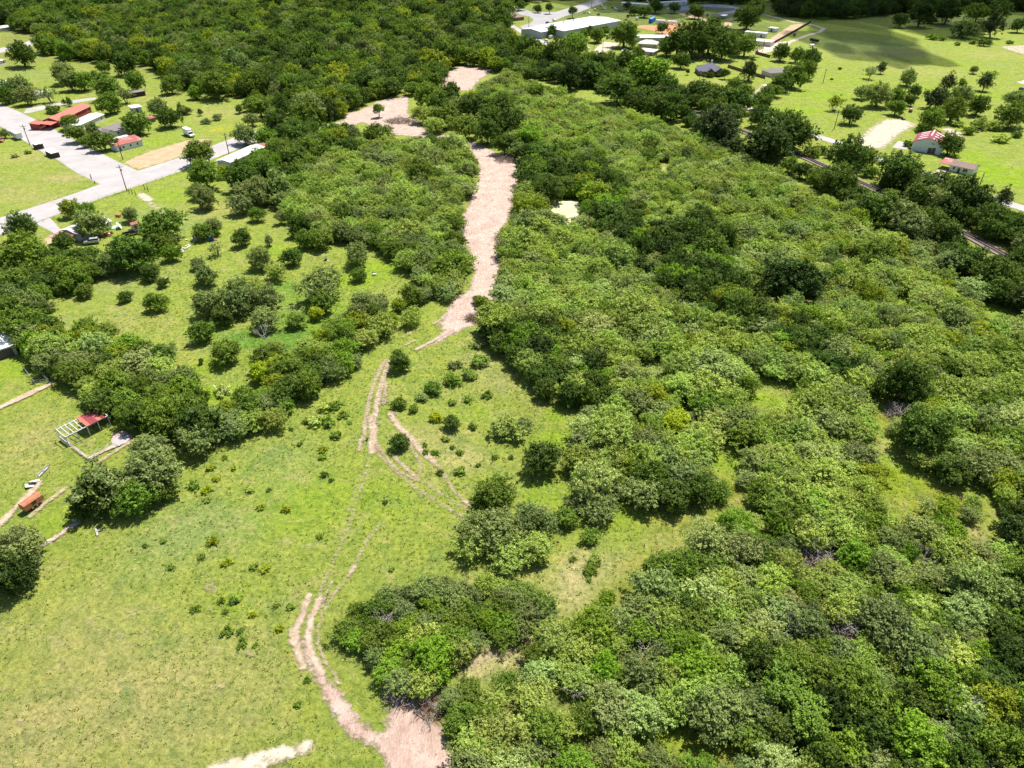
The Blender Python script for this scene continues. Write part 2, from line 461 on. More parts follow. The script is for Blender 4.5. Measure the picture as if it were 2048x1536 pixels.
ORANGE = ground_mat('orange_earth', [(0.3, (0.42, 0.17, 0.08)), (0.7, (0.60, 0.27, 0.14))], 0.1, rag=0.2, rag_amp=0.8)
BALLAST = ground_mat('ballast_stone', [(0.3, (0.15, 0.12, 0.115)), (0.7, (0.28, 0.235, 0.22))], 2.5, rag=0.6, rag_amp=0.8, bump_s=0.9)
ALGAE = ground_mat('algae_scum', [(0.3, (0.50, 0.50, 0.20)), (0.6, (0.64, 0.63, 0.36)), (0.8, (0.70, 0.68, 0.45))], 0.2, rag=0.3, rag_amp=0.6, bump_s=0.05, rough=0.6)

SIDE = [(-90, 170), (0, 207), (37, 222), (75, 240), (100, 252), (130, 270), (175, 292), (225, 317), (277, 341), (300, 352), (235, 380), (197, 368), (150, 345), (117, 322), (82, 304), (47, 282), (0, 253), (-90, 214)]
MAIN = [(-90, 466), (0, 435), (125, 395), (195, 370), (277, 341), (370, 311), (425, 291), (475, 272), (560, 245), (600, 250), (512, 283), (472, 300), (370, 340), (215, 392), (100, 435), (67, 447), (0, 472), (-90, 502)]
patch('road_side_street', ROADM, SIDE, cell=1.5, feather=0.8)
patch('road', ROADM, MAIN, cell=1.0, feather=0.6)
patch('driveway', ROADM, [(45, 227), (52, 217), (110, 207), (140, 201), (192, 194), (194, 199), (140, 208), (110, 214), (60, 226)], cell=1.2, feather=1.0)
patch('driveway', ROADM, [(69, 447), (101, 435), (124, 460), (112, 469)], cell=0.8, feather=0.5)
patch('road_far', ROADM, [(-60, 108), (0, 96), (47, 86), (70, 76), (82, 82), (78, 90), (50, 93), (20, 102), (-60, 118)], cell=2, feather=1.0)
patch('dry_verge', TAN, [(245, 326), (276, 340), (325, 326), (369, 310), (425, 288), (420, 277), (375, 280), (337, 291), (300, 302), (265, 315)], cell=1.0, feather=2.0)
patch('bare_yard', TAN, [(85, 478), (105, 470), (118, 474), (112, 488), (90, 490)], cell=1.0, feather=2.0)
patch('bare_lawn_strip', SAND, line=[(282, 386), (300, 405), (312, 416), (335, 432)], width=3.0, cell=0.6, feather=1.5, cap=0.25)
patch('bare_lawn_strip', SAND, line=[(284, 390), (298, 400)], width=5, cell=0.6, feather=2.0, cap=0.8)
LANE = [(985, 30), (1030, 56), (1070, 78), (1130, 100), (1180, 118), (1240, 140), (1310, 163), (1400, 190), (1500, 217), (1545, 233), (1617, 267), (1680, 287), (1756, 318), (1880, 357), (1990, 399), (2048, 417), (2200, 466)]
patch('road_lane', ROADM, line=LANE, width=6.6, cell=1.3, feather=0.8)
patch('gravel_lot', SAND, [(1695, 290), (1720, 270), (1735, 255), (1757, 243), (1765, 237), (1800, 237), (1833, 246), (1836, 253), (1818, 262), (1800, 272), (1790, 285), (1770, 299), (1735, 299)], cell=1.2, feather=4.5)
patch('concrete_apron', ROADM, [(1796, 282), (1819, 285), (1815, 300), (1783, 295)], cell=0.8, feather=0.5)
patch('sandy_patch', SAND, [(1880, 257), (1900, 255), (1932, 270), (1925, 276), (1895, 268)], cell=1.2, feather=2.0)
patch('sandy_drive', SAND, line=[(1886, 341), (1872, 350), (1858, 356)], width=5, cell=1.0, feather=1.5)
patch('sandy_drive', SAND, line=[(1497, 222), (1490, 207), (1508, 193), (1524, 180), (1532, 170)], width=6, cell=1.2, feather=1.5)
patch('road_grey', GREYRD, [(985, 10), (1024, 10), (1065, 24), (1110, 24), (1140, 15), (1175, 4), (1215, -14), (1245, -14), (1205, 7), (1160, 24), (1130, 33), (1108, 42), (1060, 64), (1045, 62), (1040, 52), (1060, 46), (1066, 40), (1058, 33), (1045, 31), (1024, 23), (990, 22)], cell=2.5, feather=1.0)
patch('road_grey_far', GREYRD, [(1330, 16), (1414, 7), (1465, 11), (1500, 20), (1470, 22), (1414, 15), (1345, 24)], cell=3, feather=1.0)
patch('parking_pad', SAND, [(1186, 100), (1205, 83), (1240, 86), (1236, 93), (1212, 104), (1195, 108)], cell=2, feather=2)
patch('orange_earth', ORANGE, [(1268, 54), (1287, 50), (1310, 51), (1356, 46), (1380, 49), (1396, 59), (1375, 66), (1358, 69), (1334, 71), (1316, 65), (1292, 59)], cell=2, feather=3, holes=[[(1350, 56), (1356, 53), (1370, 53), (1377, 57), (1368, 61), (1355, 61)]])
patch('brown_yard', TAN, [(1354, 28), (1370, 25), (1416, 38), (1412, 44), (1390, 38)], cell=2.5, feather=3)
patch('brown_yard', TAN, [(1443, 46), (1455, 43), (1467, 46), (1465, 52), (1448, 52)], cell=2.5, feather=3)
patch('sandy_yard', SAND, [(1503, 110), (1518, 88), (1540, 85), (1590, 81), (1580, 92), (1560, 100), (1536, 106)], cell=2, feather=2.5)
patch('dirt_drive', SAND, line=[(1480, 20), (1536, 31), (1586, 44), (1618, 48), (1648, 57), (1640, 64), (1611, 72), (1580, 84)], width=6, cell=1.8, feather=2.5)
patch('brown_plot', TAN, [(1538, 78), (1581, 50), (1612, 46), (1556, 87)], cell=2, feather=2)
patch('bare_sand', SAND, [(1995, 93), (2048, 90), (2100, 105), (2048, 110), (2015, 101)], cell=2.5, feather=4, cap=.6)
patch('bare_sand', SAND, [(2028, 165), (2060, 156), (2060, 172)], cell=1.5, feather=2)

CLEAR = [(824, 258), (862, 266), (912, 272), (962, 288), (997, 306), (1022, 317), (1042, 330), (1046, 352), (1034, 382), (1028, 412), (1020, 440), (1002, 470), (1006, 490), (1000, 505), (1012, 537), (1000, 557), (1006, 577), (1002, 610), (985, 630), (957, 648), (922, 664), (890, 684), (862, 697), (840, 697), (862, 684), (880, 664), (872, 650), (888, 626), (896, 610), (905, 594), (934, 580), (940, 560), (943, 530), (936, 505), (924, 480), (916, 457), (921, 432), (936, 405), (939, 382), (954, 357), (956, 332), (943, 310), (934, 295), (905, 282), (850, 276), (775, 270)]
CLEAR_B = [(618, 262), (662, 245), (682, 243), (692, 228), (737, 213), (750, 204), (772, 198), (818, 190), (820, 212), (816, 225), (840, 244), (860, 268), (787, 268), (755, 258), (725, 246), (702, 254), (682, 252), (652, 257), (628, 268)]
CLEAR_C = [(880, 174), (882, 157), (900, 141), (922, 132), (986, 137), (982, 148), (964, 157), (952, 170), (944, 184), (917, 181), (902, 174)]
patch('cleared_dirt_strip', DIRT, CLEAR, cell=0.8, feather=2.2)
patch('cleared_dirt', DIRT, CLEAR_B, cell=1.2, feather=2.0)
patch('cleared_dirt', DIRT, CLEAR_C, cell=1.5, feather=2.0)
LOWER = [(594, 1275), (600, 1320), (624, 1358), (640, 1390), (655, 1420), (672, 1452), (700, 1480), (745, 1498), (765, 1520), (770, 1640), (940, 1640), (918, 1525), (903, 1490), (890, 1455), (876, 1440), (866, 1420), (838, 1402), (800, 1398), (772, 1418), (764, 1437), (770, 1452), (757, 1458), (730, 1440), (705, 1408), (685, 1380), (655, 1345), (632, 1310), (622, 1275)]
patch('dirt_track_turnaround', TURND, LOWER, cell=0.35, feather=1.5)
def wheel(line, w=1.0, cap=0.6, f=0.7, mat=TRACKD):
    patch('wheel_track', mat, line=line, width=w, cell=0.3, feather=f, cap=cap)
wheel([(770, 722), (757, 745), (747, 768), (738, 800), (733, 830), (730, 850), (727, 880)], 1.4, .55)
wheel([(779, 722), (769, 750), (761, 775), (755, 800), (750, 830), (744, 852), (745, 880), (757, 900)], 1.8, .7)
wheel([(772, 765), (770, 790), (768, 806)], 1.3, .5)
wheel([(740, 835), (748, 860), (744, 890), (746, 904)], 2.2, .85)
wheel([(722, 880), (719, 900)], 1.4, .7)
wheel([(757, 892), (777, 922), (800, 945), (837, 963)], 1.0, .7)
wheel([(790, 915), (815, 940), (838, 960)], 1.3, .6)
wheel([(745, 880), (760, 915), (790, 940), (830, 975), (887, 1012), (934, 1038)], 1.1, .3)
wheel([(781, 828), (794, 850), (817, 872), (847, 907), (869, 925)], 1.9, .75)
wheel([(869, 925), (882, 942), (912, 988), (937, 1007), (969, 1028)], 1.1, .4)
wheel([(815, 880), (828, 905), (842, 930), (838, 952)], 1.0, .4)
wheel([(930, 1003), (950, 1018)], 1.6, .8)
wheel([(850, 965), (885, 990), (920, 1012), (955, 1032)], 1.0, .3)
wheel([(737, 925), (724, 975), (709, 1018), (694, 1068), (672, 1110), (650, 1160), (637, 1200)], .9, .2)
wheel([(722, 945), (708, 990), (690, 1040), (676, 1078)], .8, .12)
wheel([(760, 1050), (735, 1080), (707, 1137), (690, 1165), (660, 1195)], .9, .25)
wheel([(709, 1133), (697, 1152)], 1.2, .9)
wheel([(676, 1178), (660, 1205), (648, 1225), (637, 1257), (637, 1292), (652, 1325), (668, 1347), (678, 1368)], .8, .6)
wheel([(664, 1165), (652, 1190), (645, 1215)], .7, .4)
wheel([(618, 1192), (610, 1215), (606, 1230), (592, 1262), (594, 1300), (608, 1334)], 1.7, .85)
wheel([(640, 1198), (632, 1218), (623, 1234), (616, 1275), (622, 1307), (643, 1347)], 1.7, .85)
wheel([(590, 1262), (588, 1285)], 2.2, .7)
wheel([(832, 700), (860, 686), (905, 660)], 1.5, .8)
wheel([(812, 690), (830, 682)], 1.2, .7)
wheel([(868, 648), (882, 640), (893, 628)], 1.4, .6)
wheel([(806, 675), (840, 658)], .9, .3)
patch('bare_patch', SAND, [(360, 1560), (440, 1522), (500, 1504), (560, 1490), (620, 1480), (642, 1490), (600, 1516), (560, 1532), (500, 1560)], cell=.4, feather=1.4, cap=.7)
patch('bare_patch', TRACKD, [(968, 1302), (1000, 1290), (1050, 1272), (1085, 1262), (1050, 1300), (990, 1325), (940, 1340), (935, 1325)], cell=.5, feather=2.0, cap=.3)
patch('bare_patch', TRACKD, [(1020, 1425), (1040, 1440), (1045, 1470), (1015, 1480)], cell=.5, feather=1.5, cap=.4)
patch('bare_patch', TRACKD, [(405, 1172), (425, 1165), (440, 1180), (420, 1192)], cell=.4, feather=1.2, cap=.3)
for x, y, r in ((240, 1275, 14), (180, 1248, 16), (128, 1295, 14), (265, 1225, 16), (42, 1446, 12), (72, 1440, 10), (435, 1378, 16), (5, 1380, 10), (285, 1482, 12), (500, 1310, 14), (200, 1152, 10), (420, 1220, 8), (900, 1240, 12)):
    patch('bare_patch', TRACKD, [(x - r, y), (x - r * .3, y - r * .6), (x + r, y - r * .2), (x + r * .4, y + r * .6)], cell=.4, feather=1.2, cap=.2)
patch('farm_path', TRACKD, [(-40, 842), (-40, 828), (0, 812), (50, 787), (102, 765), (113, 768), (60, 795), (0, 822)], cell=.4, feather=.7)
patch('farm_path', TRACKD, [(-40, 1075), (0, 1040), (25, 1016), (47, 990), (65, 976), (83, 958), (90, 964), (76, 986), (48, 1008), (25, 1036), (0, 1062), (-40, 1090)], cell=.4, feather=.8)
patch('farm_path', TRACKD, line=[(62, 1034), (95, 1006), (132, 978)], width=1.3, cell=.3, feather=.6, cap=.6)
patch('farm_path', TRACKD, line=[(198, 926), (230, 905), (264, 884)], width=1.3, cell=.3, feather=.6, cap=.6)
patch('farm_path', DIRT, [(62, 1100), (75, 1090), (110, 1073), (140, 1050), (165, 1036), (163, 1050), (120, 1079), (85, 1097)], cell=.4, feather=.8)
patch('pen_earth', DIRT, [(128, 886), (136, 894), (158, 910), (178, 924), (200, 912), (228, 898), (260, 886), (268, 874), (255, 862), (222, 868), (222, 892), (178, 914), (150, 893), (138, 880)], cell=.4, feather=.6)
patch('concrete_slab', ROADM, [(222, 884), (238, 895), (262, 880), (247, 868)], cell=.4, feather=.2)
patch('farm_path', TRACKD, [(165, 797), (172, 800), (188, 812), (182, 814)], cell=.4, feather=.8)
patch('pond', ALGAE, [(1084, 404), (1158, 403), (1166, 412), (1160, 428), (1156, 442), (1141, 454), (1129, 449), (1115, 432), (1090, 417)], cell=.8, feather=1.0)

# ------------------------------------------------------------------ railway
RAIL = [(1150, 130), (1240, 166), (1310, 193), (1391, 226), (1492, 266), (1615, 318), (1738, 374), (1850, 428), (1955, 482), (2060, 540), (2200, 622)]
patch('railway_ballast', BALLAST, line=RAIL, width=5.2, cell=0.7, feather=0.8)
def polytube(line, off, prof_w, prof_h, z0):
    mb = MB()
    n = len(line)
    L, Rr = [], []
    for i in range(n):
        a, b = line[max(i - 1, 0)], line[min(i + 1, n - 1)]
        d = (b - a).normalized()
        nrm = Vector((-d.y, d.x, 0))
        L.append(line[i] + nrm * (off - prof_w / 2)); Rr.append(line[i] + nrm * (off + prof_w / 2))
    for i in range(n - 1):
        mb.hexa([(*L[i][:2], z0), (*L[i + 1][:2], z0), (*Rr[i + 1][:2], z0), (*Rr[i][:2], z0)], [(*L[i][:2], z0 + prof_h), (*L[i + 1][:2], z0 + prof_h), (*Rr[i + 1][:2], z0 + prof_h), (*Rr[i][:2], z0 + prof_h)])
    return mb
rl = [P(x, y) for x, y in RAIL]
rt = thing('railway_track', 'rusty single railway line half hidden between two rows of dark trees', 'railway', rl[4])
def shift(mb, o):
    mb.v = [(v[0] - o.x, v[1] - o.y, v[2] - o.z) for v in mb.v]
    return mb
RUST = plain('rail_rust', (0.13, 0.075, 0.05), 0.7, 0.2, 2)
SLEEP = plain('sleeper_wood', (0.10, 0.08, 0.07), 0.95, 0.3, 2)
for s in (-1, 1):
    shift(polytube(rl, s * 0.75, 0.16, 0.22, ZL[0] + 0.1), rt.location).build('rail', RUST, rt)
mb = MB()
for i in range(len(rl) - 1):
    a, b = rl[i], rl[i + 1]
    d = (b - a)
    for k in range(int(d.length / 0.75)):
        c = a + d.normalized() * (k * 0.75 + .3)
        u, w = d.normalized() * 0.13, Vector((-d.y, d.x, 0)).normalized() * 1.3
        q = [c - u - w, c + u - w, c + u + w, c - u + w]
        mb.hexa([(*p[:2], ZL[0] - .05) for p in q], [(*p[:2], ZL[0] + 0.1) for p in q])
tag(shift(mb, rt.location).build('sleepers', SLEEP, rt), kind='stuff')
landmark('the railway line', P(1615, 318))

# ------------------------------------------------------------------ buildings
W_WHITE = plain('white_siding', (0.66, 0.67, 0.68), 0.6, 0.06, 1, seams=3.0)
W_CREAM = plain('cream_siding', (0.56, 0.52, 0.45), 0.7, 0.1, 1)
W_RED = plain('dark_red_boards', (0.26, 0.05, 0.045), 0.8, 0.2, 1)
W_BRICK = plain('brown_brick', (0.22, 0.13, 0.09), 0.85, 0.2, 3)
W_GREY = plain('grey_metal_wall', (0.40, 0.42, 0.46), 0.5, 0.1, 1, seams=2.0)
W_WOOD = plain('weathered_boards', (0.20, 0.165, 0.14), 0.9, 0.25, 2)
W_DARK = plain('dark_brown_boards', (0.05, 0.04, 0.035), 0.9, 0.25, 2)
R_CORAL = plain('coral_red_metal_roof', (0.46, 0.14, 0.10), 0.5, 0.1, 0.8, seams=1.2)
R_WHITE = plain('white_metal_roof', (0.72, 0.72, 0.72), 0.5, 0.05, 0.4, seams=1.2)
R_OFFW = plain('dusty_white_roof', (0.60, 0.60, 0.58), 0.6, 0.1, 0.5, stain=(0.42, 0.40, 0.38))
R_GREY = plain('grey_shingle_roof', (0.19, 0.17, 0.165), 0.9, 0.2, 2)
R_SLATE = plain('slate_shingle_roof', (0.12, 0.125, 0.16), 0.85, 0.2, 2)
R_BROWN = plain('brown_shingle_roof', (0.24, 0.17, 0.14), 0.9, 0.2, 2, stain=(0.16, 0.12, 0.1))
R_RUST = plain('faded_red_roof', (0.33, 0.10, 0.085), 0.6, 0.15, 0.8, stain=(0.42, 0.30, 0.28), seams=1.2)
R_BARN = plain('barn_red_roof', (0.24, 0.045, 0.055), 0.55, 0.12, 0.8, seams=1.2)
R_RUSTY = plain('rust_streaked_roof', (0.58, 0.50, 0.46), 0.7, 0.15, 0.5, stain=(0.30, 0.12, 0.08))
DOORM = plain('door_paint', (0.10, 0.08, 0.075), 0.6, 0.15)

def win_mesh():
    return (MB().box(-.5, .5, -.06, .0, -.5, .5).mesh('window', TRIM_WHITE), MB().box(-.42, .42, -.085, -.061, -.42, .42).mesh('pane', GLASS))
WIN = win_mesh()
DOOR = MB().box(-.5, .5, -.06, 0, 0, 1).mesh('door', DOORM)
def openings(root, L, D, h, spec):
    """spec: (wall f/l/r, x 0..1, kind w/d, width, height, sill)"""
    for side, t, kind, w, hh, sill in spec:
        if side == 'f':
            loc, rz = (-L / 2 + t * L, 0, 0), 0
        elif side == 'l':
            loc, rz = (-L / 2, D * (1 - t), 0), -math.pi / 2
        else:
            loc, rz = (L / 2, D * t, 0), math.pi / 2
        if kind == 'w':
            o = link('window', WIN[0], root, (loc[0], loc[1], sill + hh / 2), rz, (w, 1, hh))
            link('pane', WIN[1], o)
        else:
            link('door', DOOR, root, (loc[0], loc[1], 0.05), rz, (w, 1, hh))
def roof_mesh(kind, L, D, h, rise, ov, th=0.14):
    mb = MB()
    x0, x1, y0, y1 = -L / 2 - ov, L / 2 + ov, -ov, D + ov
    zc = h + 0.02
    if kind == 'gx':
        zo = zc - rise * ov / (D / 2)
        for ya, yb in ((y0, D / 2), (y1, D / 2)):
            b = [(x0, ya, zo), (x1, ya, zo), (x1, yb, zc + rise), (x0, yb, zc + rise)]
            mb.hexa(b, [(p[0], p[1], p[2] + th) for p in b])
    elif kind == 'gy':
        zo = zc - rise * ov / (L / 2)
        for xa in (x0, x1):
            b = [(xa, y0, zo), (0, y0, zc + rise), (0, y1, zc + rise), (xa, y1, zo)]
            mb.hexa(b, [(p[0], p[1], p[2] + th) for p in b])
    elif kind == 'hip':
        r = min(L, D) / 2
        zo = zc - rise * ov / r
        a, b2 = (-L / 2 + r, D / 2, zc + rise), (L / 2 - r, D / 2, zc + rise)
        if D > L:
            a, b2 = (0, r, zc + rise), (0, D - r, zc + rise)
        c = [(x0, y0, zo), (x1, y0, zo), (x1, y1, zo), (x0, y1, zo)]
        if D > L:
            mb.add(c + [a, b2], [(0, 1, 4), (1, 2, 5, 4), (2, 3, 5), (3, 0, 4, 5), (3, 2, 1, 0)])
        else:
            mb.add(c + [a, b2], [(0, 1, 5, 4), (1, 2, 5), (2, 3, 4, 5), (3, 0, 4), (3, 2, 1, 0)])
    elif kind == 'mono':
        b = [(x0, y0, zc - .05), (x1, y0, zc - .05), (x1, y1, zc + rise), (x0, y1, zc + rise)]
        mb.hexa(b, [(p[0], p[1], p[2] + th) for p in b])
    else:
        mb.box(x0, x1, y0, y1, zc, zc + 0.25)
    return mb
def wall_mesh(kind, L, D, h, rise):
    mb = MB()
    if kind == 'gx':
        return mb.prism([(0, 0), (D, 0), (D, h), (D / 2, h + rise), (0, h)], -L / 2, L / 2, 'x')
    if kind == 'gy':
        return mb.prism([(-L / 2, 0), (L / 2, 0), (L / 2, h), (0, h + rise), (-L / 2, h)], 0, D, 'y')
    if kind == 'mono':
        return mb.prism([(0, 0), (D, 0), (D, h + rise - .02), (0, h - .02)], -L / 2, L / 2, 'x')
    return mb.box(-L / 2, L / 2, 0, D, 0, h)
def frame(A, B, flip=False):
    a, b = P(*A), P(*B)
    m = (a + b) / 2
    rz = math.atan2(b.y - a.y, b.x - a.x)
    return m, rz, (b - a).length
def bld(name, label, cat, A, B, D, h, kind, rise, roofm, wallm, spec=(), ov=0.4, group=None, lm=None, L=None):
    m, rz, L0 = frame(A, B)
    L = L or L0
    r = thing(name, label, cat, m, rz, group)
    wall_mesh(kind, L, D, h, rise).build('wall', wallm, r)
    roof_mesh(kind, L, D, h, rise, ov).build('roof', roofm, r)
    openings(r, L, D, h, spec)
    c = Vector((math.cos(rz + math.pi / 2), math.sin(rz + math.pi / 2), 0)) * D / 2 + m
    block(c, max(L, D) / 2 + 1.5)
    landmark(lm or ('the ' + label), c)
    return r, L
def wins(n, side='f', w=1.1, hh=1.1, sill=1.0, a=.12, b=.88):
    return [(side, a + (b - a) * i / max(n - 1, 1), 'w', w, hh, sill) for i in range(n)]
def annex(r, name, loc, L, D, h, kind, rise, roofm, wallm=None, ov=.3, posts=None):
    """a lean-to, porch or carport that belongs to the building"""
    o = roof_mesh(kind, L, D, h, rise, ov).build(name, roofm, r, loc)
    if wallm:
        wall_mesh(kind, L, D, h, rise).build('lean_to_wall', wallm, r, loc)
    if posts:
        for x in (-L / 2 + .1, L / 2 - .1):
            MB().box(x - .06, x + .06, .05, .17, 0, h).build('post', posts, r, loc)
    return o

r, L = bld('house', 'long house with coral red metal roof and dark red walls', 'house', (121, 254), (184, 224), 8.5, 3.0, 'gx', 1.4, R_CORAL, W_RED, wins(3, 'f', 1.3, 1.2) + [('l', .5, 'd', 1.1, 2.1, 0)], lm='the coral red roofed house')
annex(r, 'porch_roof', (-L / 2 - 3.2, .5, 0), 6, 5, 2.6, 'mono', .5, R_CORAL, None, posts=W_RED)
annex(r, 'porch_roof', (-L / 2 - 3.4, 6.5, 0), 5.5, 5, 2.7, 'mono', .5, R_CORAL, W_RED)
bld('barn', 'long low shed with white metal roof beside the coral red roofed house', 'shed', (158, 264), (211, 240), 8, 2.8, 'gx', .7, R_OFFW, W_CREAM, wins(2), lm='the white metal roofed long shed')
r, L = bld('house', 'white house with grey-brown shingled cross gable roof', 'house', (214, 280), (262, 266), 8, 3.0, 'gx', 1.9, R_GREY, W_WHITE, wins(3, 'f', .9, 1.2, 1.1) + wins(2, 'r', .9, 1.1), lm='the grey gabled white house')
o = roof_mesh('gy', 5.5, 7, 3.0, 1.7, .35).build('cross_gable_roof', R_GREY, r, (-L / 2 + 1.5, -2.6, 0))
wall_mesh('gy', 5.5, 7, 3.0, 1.7).build('cross_gable_wall', W_WHITE, r, (-L / 2 + 1.5, -2.6, 0))
r, L = bld('house', 'white cottage with faded red metal roof facing the dry verge', 'house', (236, 304), (287, 291), 6, 2.7, 'mono', 1.2, R_RUST, W_WHITE, wins(3, 'f', .9, 1.2, .9, .25, .8) + [('f', .12, 'd', .9, 2.0, 0)], lm='the faded red roofed white cottage')
annex(r, 'rear_roof', (-1, 6.3, 0), L - 3, 2.2, 3.8, 'mono', .2, R_OFFW)
bld('shed', 'small white flat-roofed shed behind the white metal roofed long shed', 'shed', (267, 227), (285, 224), 4.5, 2.8, 'mono', .3, R_WHITE, W_GREY, [('f', .5, 'd', 1, 2, 0)], lm='the small white shed')
bld('shed', 'weathered red-roofed lean-to under the trees by the box truck', 'shed', (292, 248), (312, 243), 3.5, 2.0, 'mono', .3, R_RUST, W_WOOD, [('f', .3, 'd', .9, 1.8, 0)])
bld('carport', 'dark carport under trees above the small white shed', 'carport', (258, 197), (292, 191), 5, 2.4, 'flat', 0, R_GREY, W_DARK)
bld('house', 'low pale house with white roof beside the narrow driveway', 'house', (70, 200), (104, 192), 8, 2.6, 'gx', .9, R_OFFW, W_WHITE, wins(2), lm='the low pale house by the driveway')
bld('house', 'white-roofed house cut off at the left edge of the picture', 'house', (-25, 182), (24, 174), 8, 2.6, 'gx', .9, R_OFFW, W_WHITE, wins(2))
bld('mobile_home', 'white mobile home with pinkish roof beside a big round tree', 'mobile home', (-30, 140), (14, 128), 5, 2.8, 'gx', .5, R_RUSTY, W_WHITE, wins(3), lm='the pinkish roofed mobile home')
bld('house', 'far white-roofed house among trees at the upper left corner', 'house', (-10, 66), (26, 60), 9, 2.8, 'gx', 1.0, R_OFFW, W_CREAM, wins(2))
bld('house', 'far grey house glimpsed behind trees and the short bent road', 'house', (72, 62), (98, 58), 9, 3.0, 'gx', 1.4, R_GREY, W_GREY, wins(2))
r, L = bld('mobile_home', 'long white-roofed mobile home beside the main road', 'mobile home', (463, 337), (530, 306), 7, 2.7, 'gx', .6, R_WHITE, W_GREY, wins(4), lm='the long white-roofed mobile home')
annex(r, 'porch_roof', (L / 2 + 2.5, 1, 0), 5, 5, 2.5, 'mono', .3, R_RUST, None, posts=W_WOOD)
MB().box(-L / 2 - 2.2, -L / 2 - .05, 3.5, 6, 0, .7).build('step', W_CREAM, r)
r, L = bld('house', 'white-roofed house with rusty red carport and a tree against it', 'house', (160, 483), (226, 456), 8.5, 2.6, 'gx', 1.0, R_OFFW, W_WHITE, wins(3, 'f', 1, 1.1) + wins(2, 'r', 1, 1.1), lm='the house with the rusty red carport')
annex(r, 'carport_roof', (-L / 2 - 3, .5, 0), 5.2, 6.5, 2.3, 'mono', .4, R_RUST, None, posts=W_WOOD)
bld('shed', 'long white metal building at the left edge beside the farm path', 'shed', (-45, 735), (37, 708), 9, 2.9, 'mono', .5, R_WHITE, W_GREY, [('f', .62, 'd', 5.5, 2.3, 0)], lm='the white metal farm building')
bld('shed', 'tiny red metal tool shed beside the black pickup', 'shed', (267, 461), (279, 458), 2.2, 2.0, 'gx', .5, R_RUST, W_GREY, [('f', .5, 'd', .8, 1.6, 0)], ov=.15, lm='the tiny red tool shed')
bld('shed', 'white-roofed outbuilding at the left edge below the road', 'shed', (-30, 548), (14, 540), 8, 2.5, 'mono', .4, R_WHITE, W_GREY, [('f', .7, 'd', 2, 2, 0)])

# barn with red roof
r, L = bld('barn', 'grey metal barn with red gable roof and white skylight strips', 'barn', (1821, 301), (1880, 310), 16, 4.2, 'gy', 2.3, R_BARN, plain('pale_blue_metal_wall', (0.62, 0.67, 0.74), 0.5, 0.1, 1, seams=2.0), [('f', .62, 'd', 1.6, 2.4, 0), ('f', .75, 'd', 1.4, 2.6, 0), ('l', .4, 'w', 1, 1, 2)], ov=.3, lm='the red barn')
for k, (s, t) in enumerate([(-1, .2), (-1, .45), (-1, .7), (-1, .9), (1, .16), (1, .42), (1, .66), (1, .88)]):
    y = t * 16
    hw = L / 2
    def zz(x):
        return 4.2 + .02 + .14 + 2.3 * (1 - abs(x) / hw) + .03
    xa, xb = s * hw * .22, s * hw * .78
    q = [(xa, y - .45), (xb, y - .45), (xb, y + .45), (xa, y + .45)]
    MB().hexa([(x, yy, zz(x)) for x, yy in q], [(x, yy, zz(x) + .03) for x, yy in q]).build('skylight_panel', R_WHITE, r)
MB().box(-.25, .25, 5, 16.2, 6.67, 6.73).build('ridge_cap', R_WHITE, r)
r, L = bld('house', 'small white house with brown shingle roof and rusty side carport', 'house', (1897, 342), (1943, 352), 7, 2.7, 'gx', 1.2, R_BROWN, W_WHITE, [('f', .18, 'w', 1.1, 1.3, 1), ('f', .62, 'w', 1.0, 1.5, .8), ('f', .72, 'w', 1.0, 1.5, .8), ('f', .4, 'd', 1, 2, 0)], lm='the small white house')
annex(r, 'carport_roof', (-L / 2 - 2.3, .3, 0), 4.2, 6.5, 2.5, 'mono', .7, R_RUST, None, posts=W_WOOD)
r, L = bld('warehouse', 'large white metal warehouse with broad low gable roof', 'warehouse', (1127, 77), (1240, 55), 34, 5.5, 'gx', 1.2, R_WHITE, W_GREY, [('f', .3, 'd', 3, 3.5, 0), ('f', .7, 'w', 2, 1.2, 2.5)], lm='the white warehouse')
wall_mesh('gx', 14, 22, 5, 1.4).build('side_wing_wall', W_GREY, r, (-L / 2 - 7.3, 12, 0))
roof_mesh('gx', 14, 22, 5, 1.4, .3).build('side_wing_roof', R_WHITE, r, (-L / 2 - 7.3, 12, 0))
for x in (-9, 4):
    MB().box(x - .6, x + .6, 24.4, 25.6, 6.0, 7.4).build('roof_vent', W_GREY, r)
bld('house', 'brick house with large grey-brown hip roof beside the grey road', 'house', (976, 49), (1048, 40), 16, 3.0, 'hip', 3.6, R_BROWN, W_BRICK, wins(3) + [('r', .3, 'w', 1.4, 1.4, .9)], lm='the brown hip-roofed brick house')
bld('shed', 'long white-roofed shed above the rust-streaked roof', 'shed', (1280, 84), (1345, 84), 9, 3.2, 'mono', .5, R_WHITE, W_GREY, wins(2), L=30, lm='the long white-roofed shed')
bld('house', 'house with rust-streaked pale hip roof in front of the long shed', 'house', (1276, 95), (1314, 97), 10, 3.0, 'hip', 2.2, R_RUSTY, W_CREAM, wins(2), lm='the rust-streaked roof house')
bld('shed', 'white porch-roofed shed beside the boarded fence', 'shed', (1275, 108), (1306, 112), 7, 2.6, 'mono', .6, R_WHITE, W_CREAM, wins(2))
r, L = bld('house', 'brick house with slate blue hip roof on a mown lawn', 'house', (1398, 152), (1448, 152), 13, 3.0, 'hip', 3.6, R_SLATE, W_BRICK, wins(3, 'f', 1.4, 1.5) + [('l', .4, 'd', 3, 2.3, 0)], lm='the slate roofed brick house')
wall_mesh('gy', 5, 4, 3.0, 2.0).build('porch_gable_wall', W_BRICK, r, (-1.5, -2.5, 0))
roof_mesh('gy', 5, 8, 3.0, 2.0, .3).build('porch_gable_roof', R_SLATE, r, (-1.5, -2.5, 0))
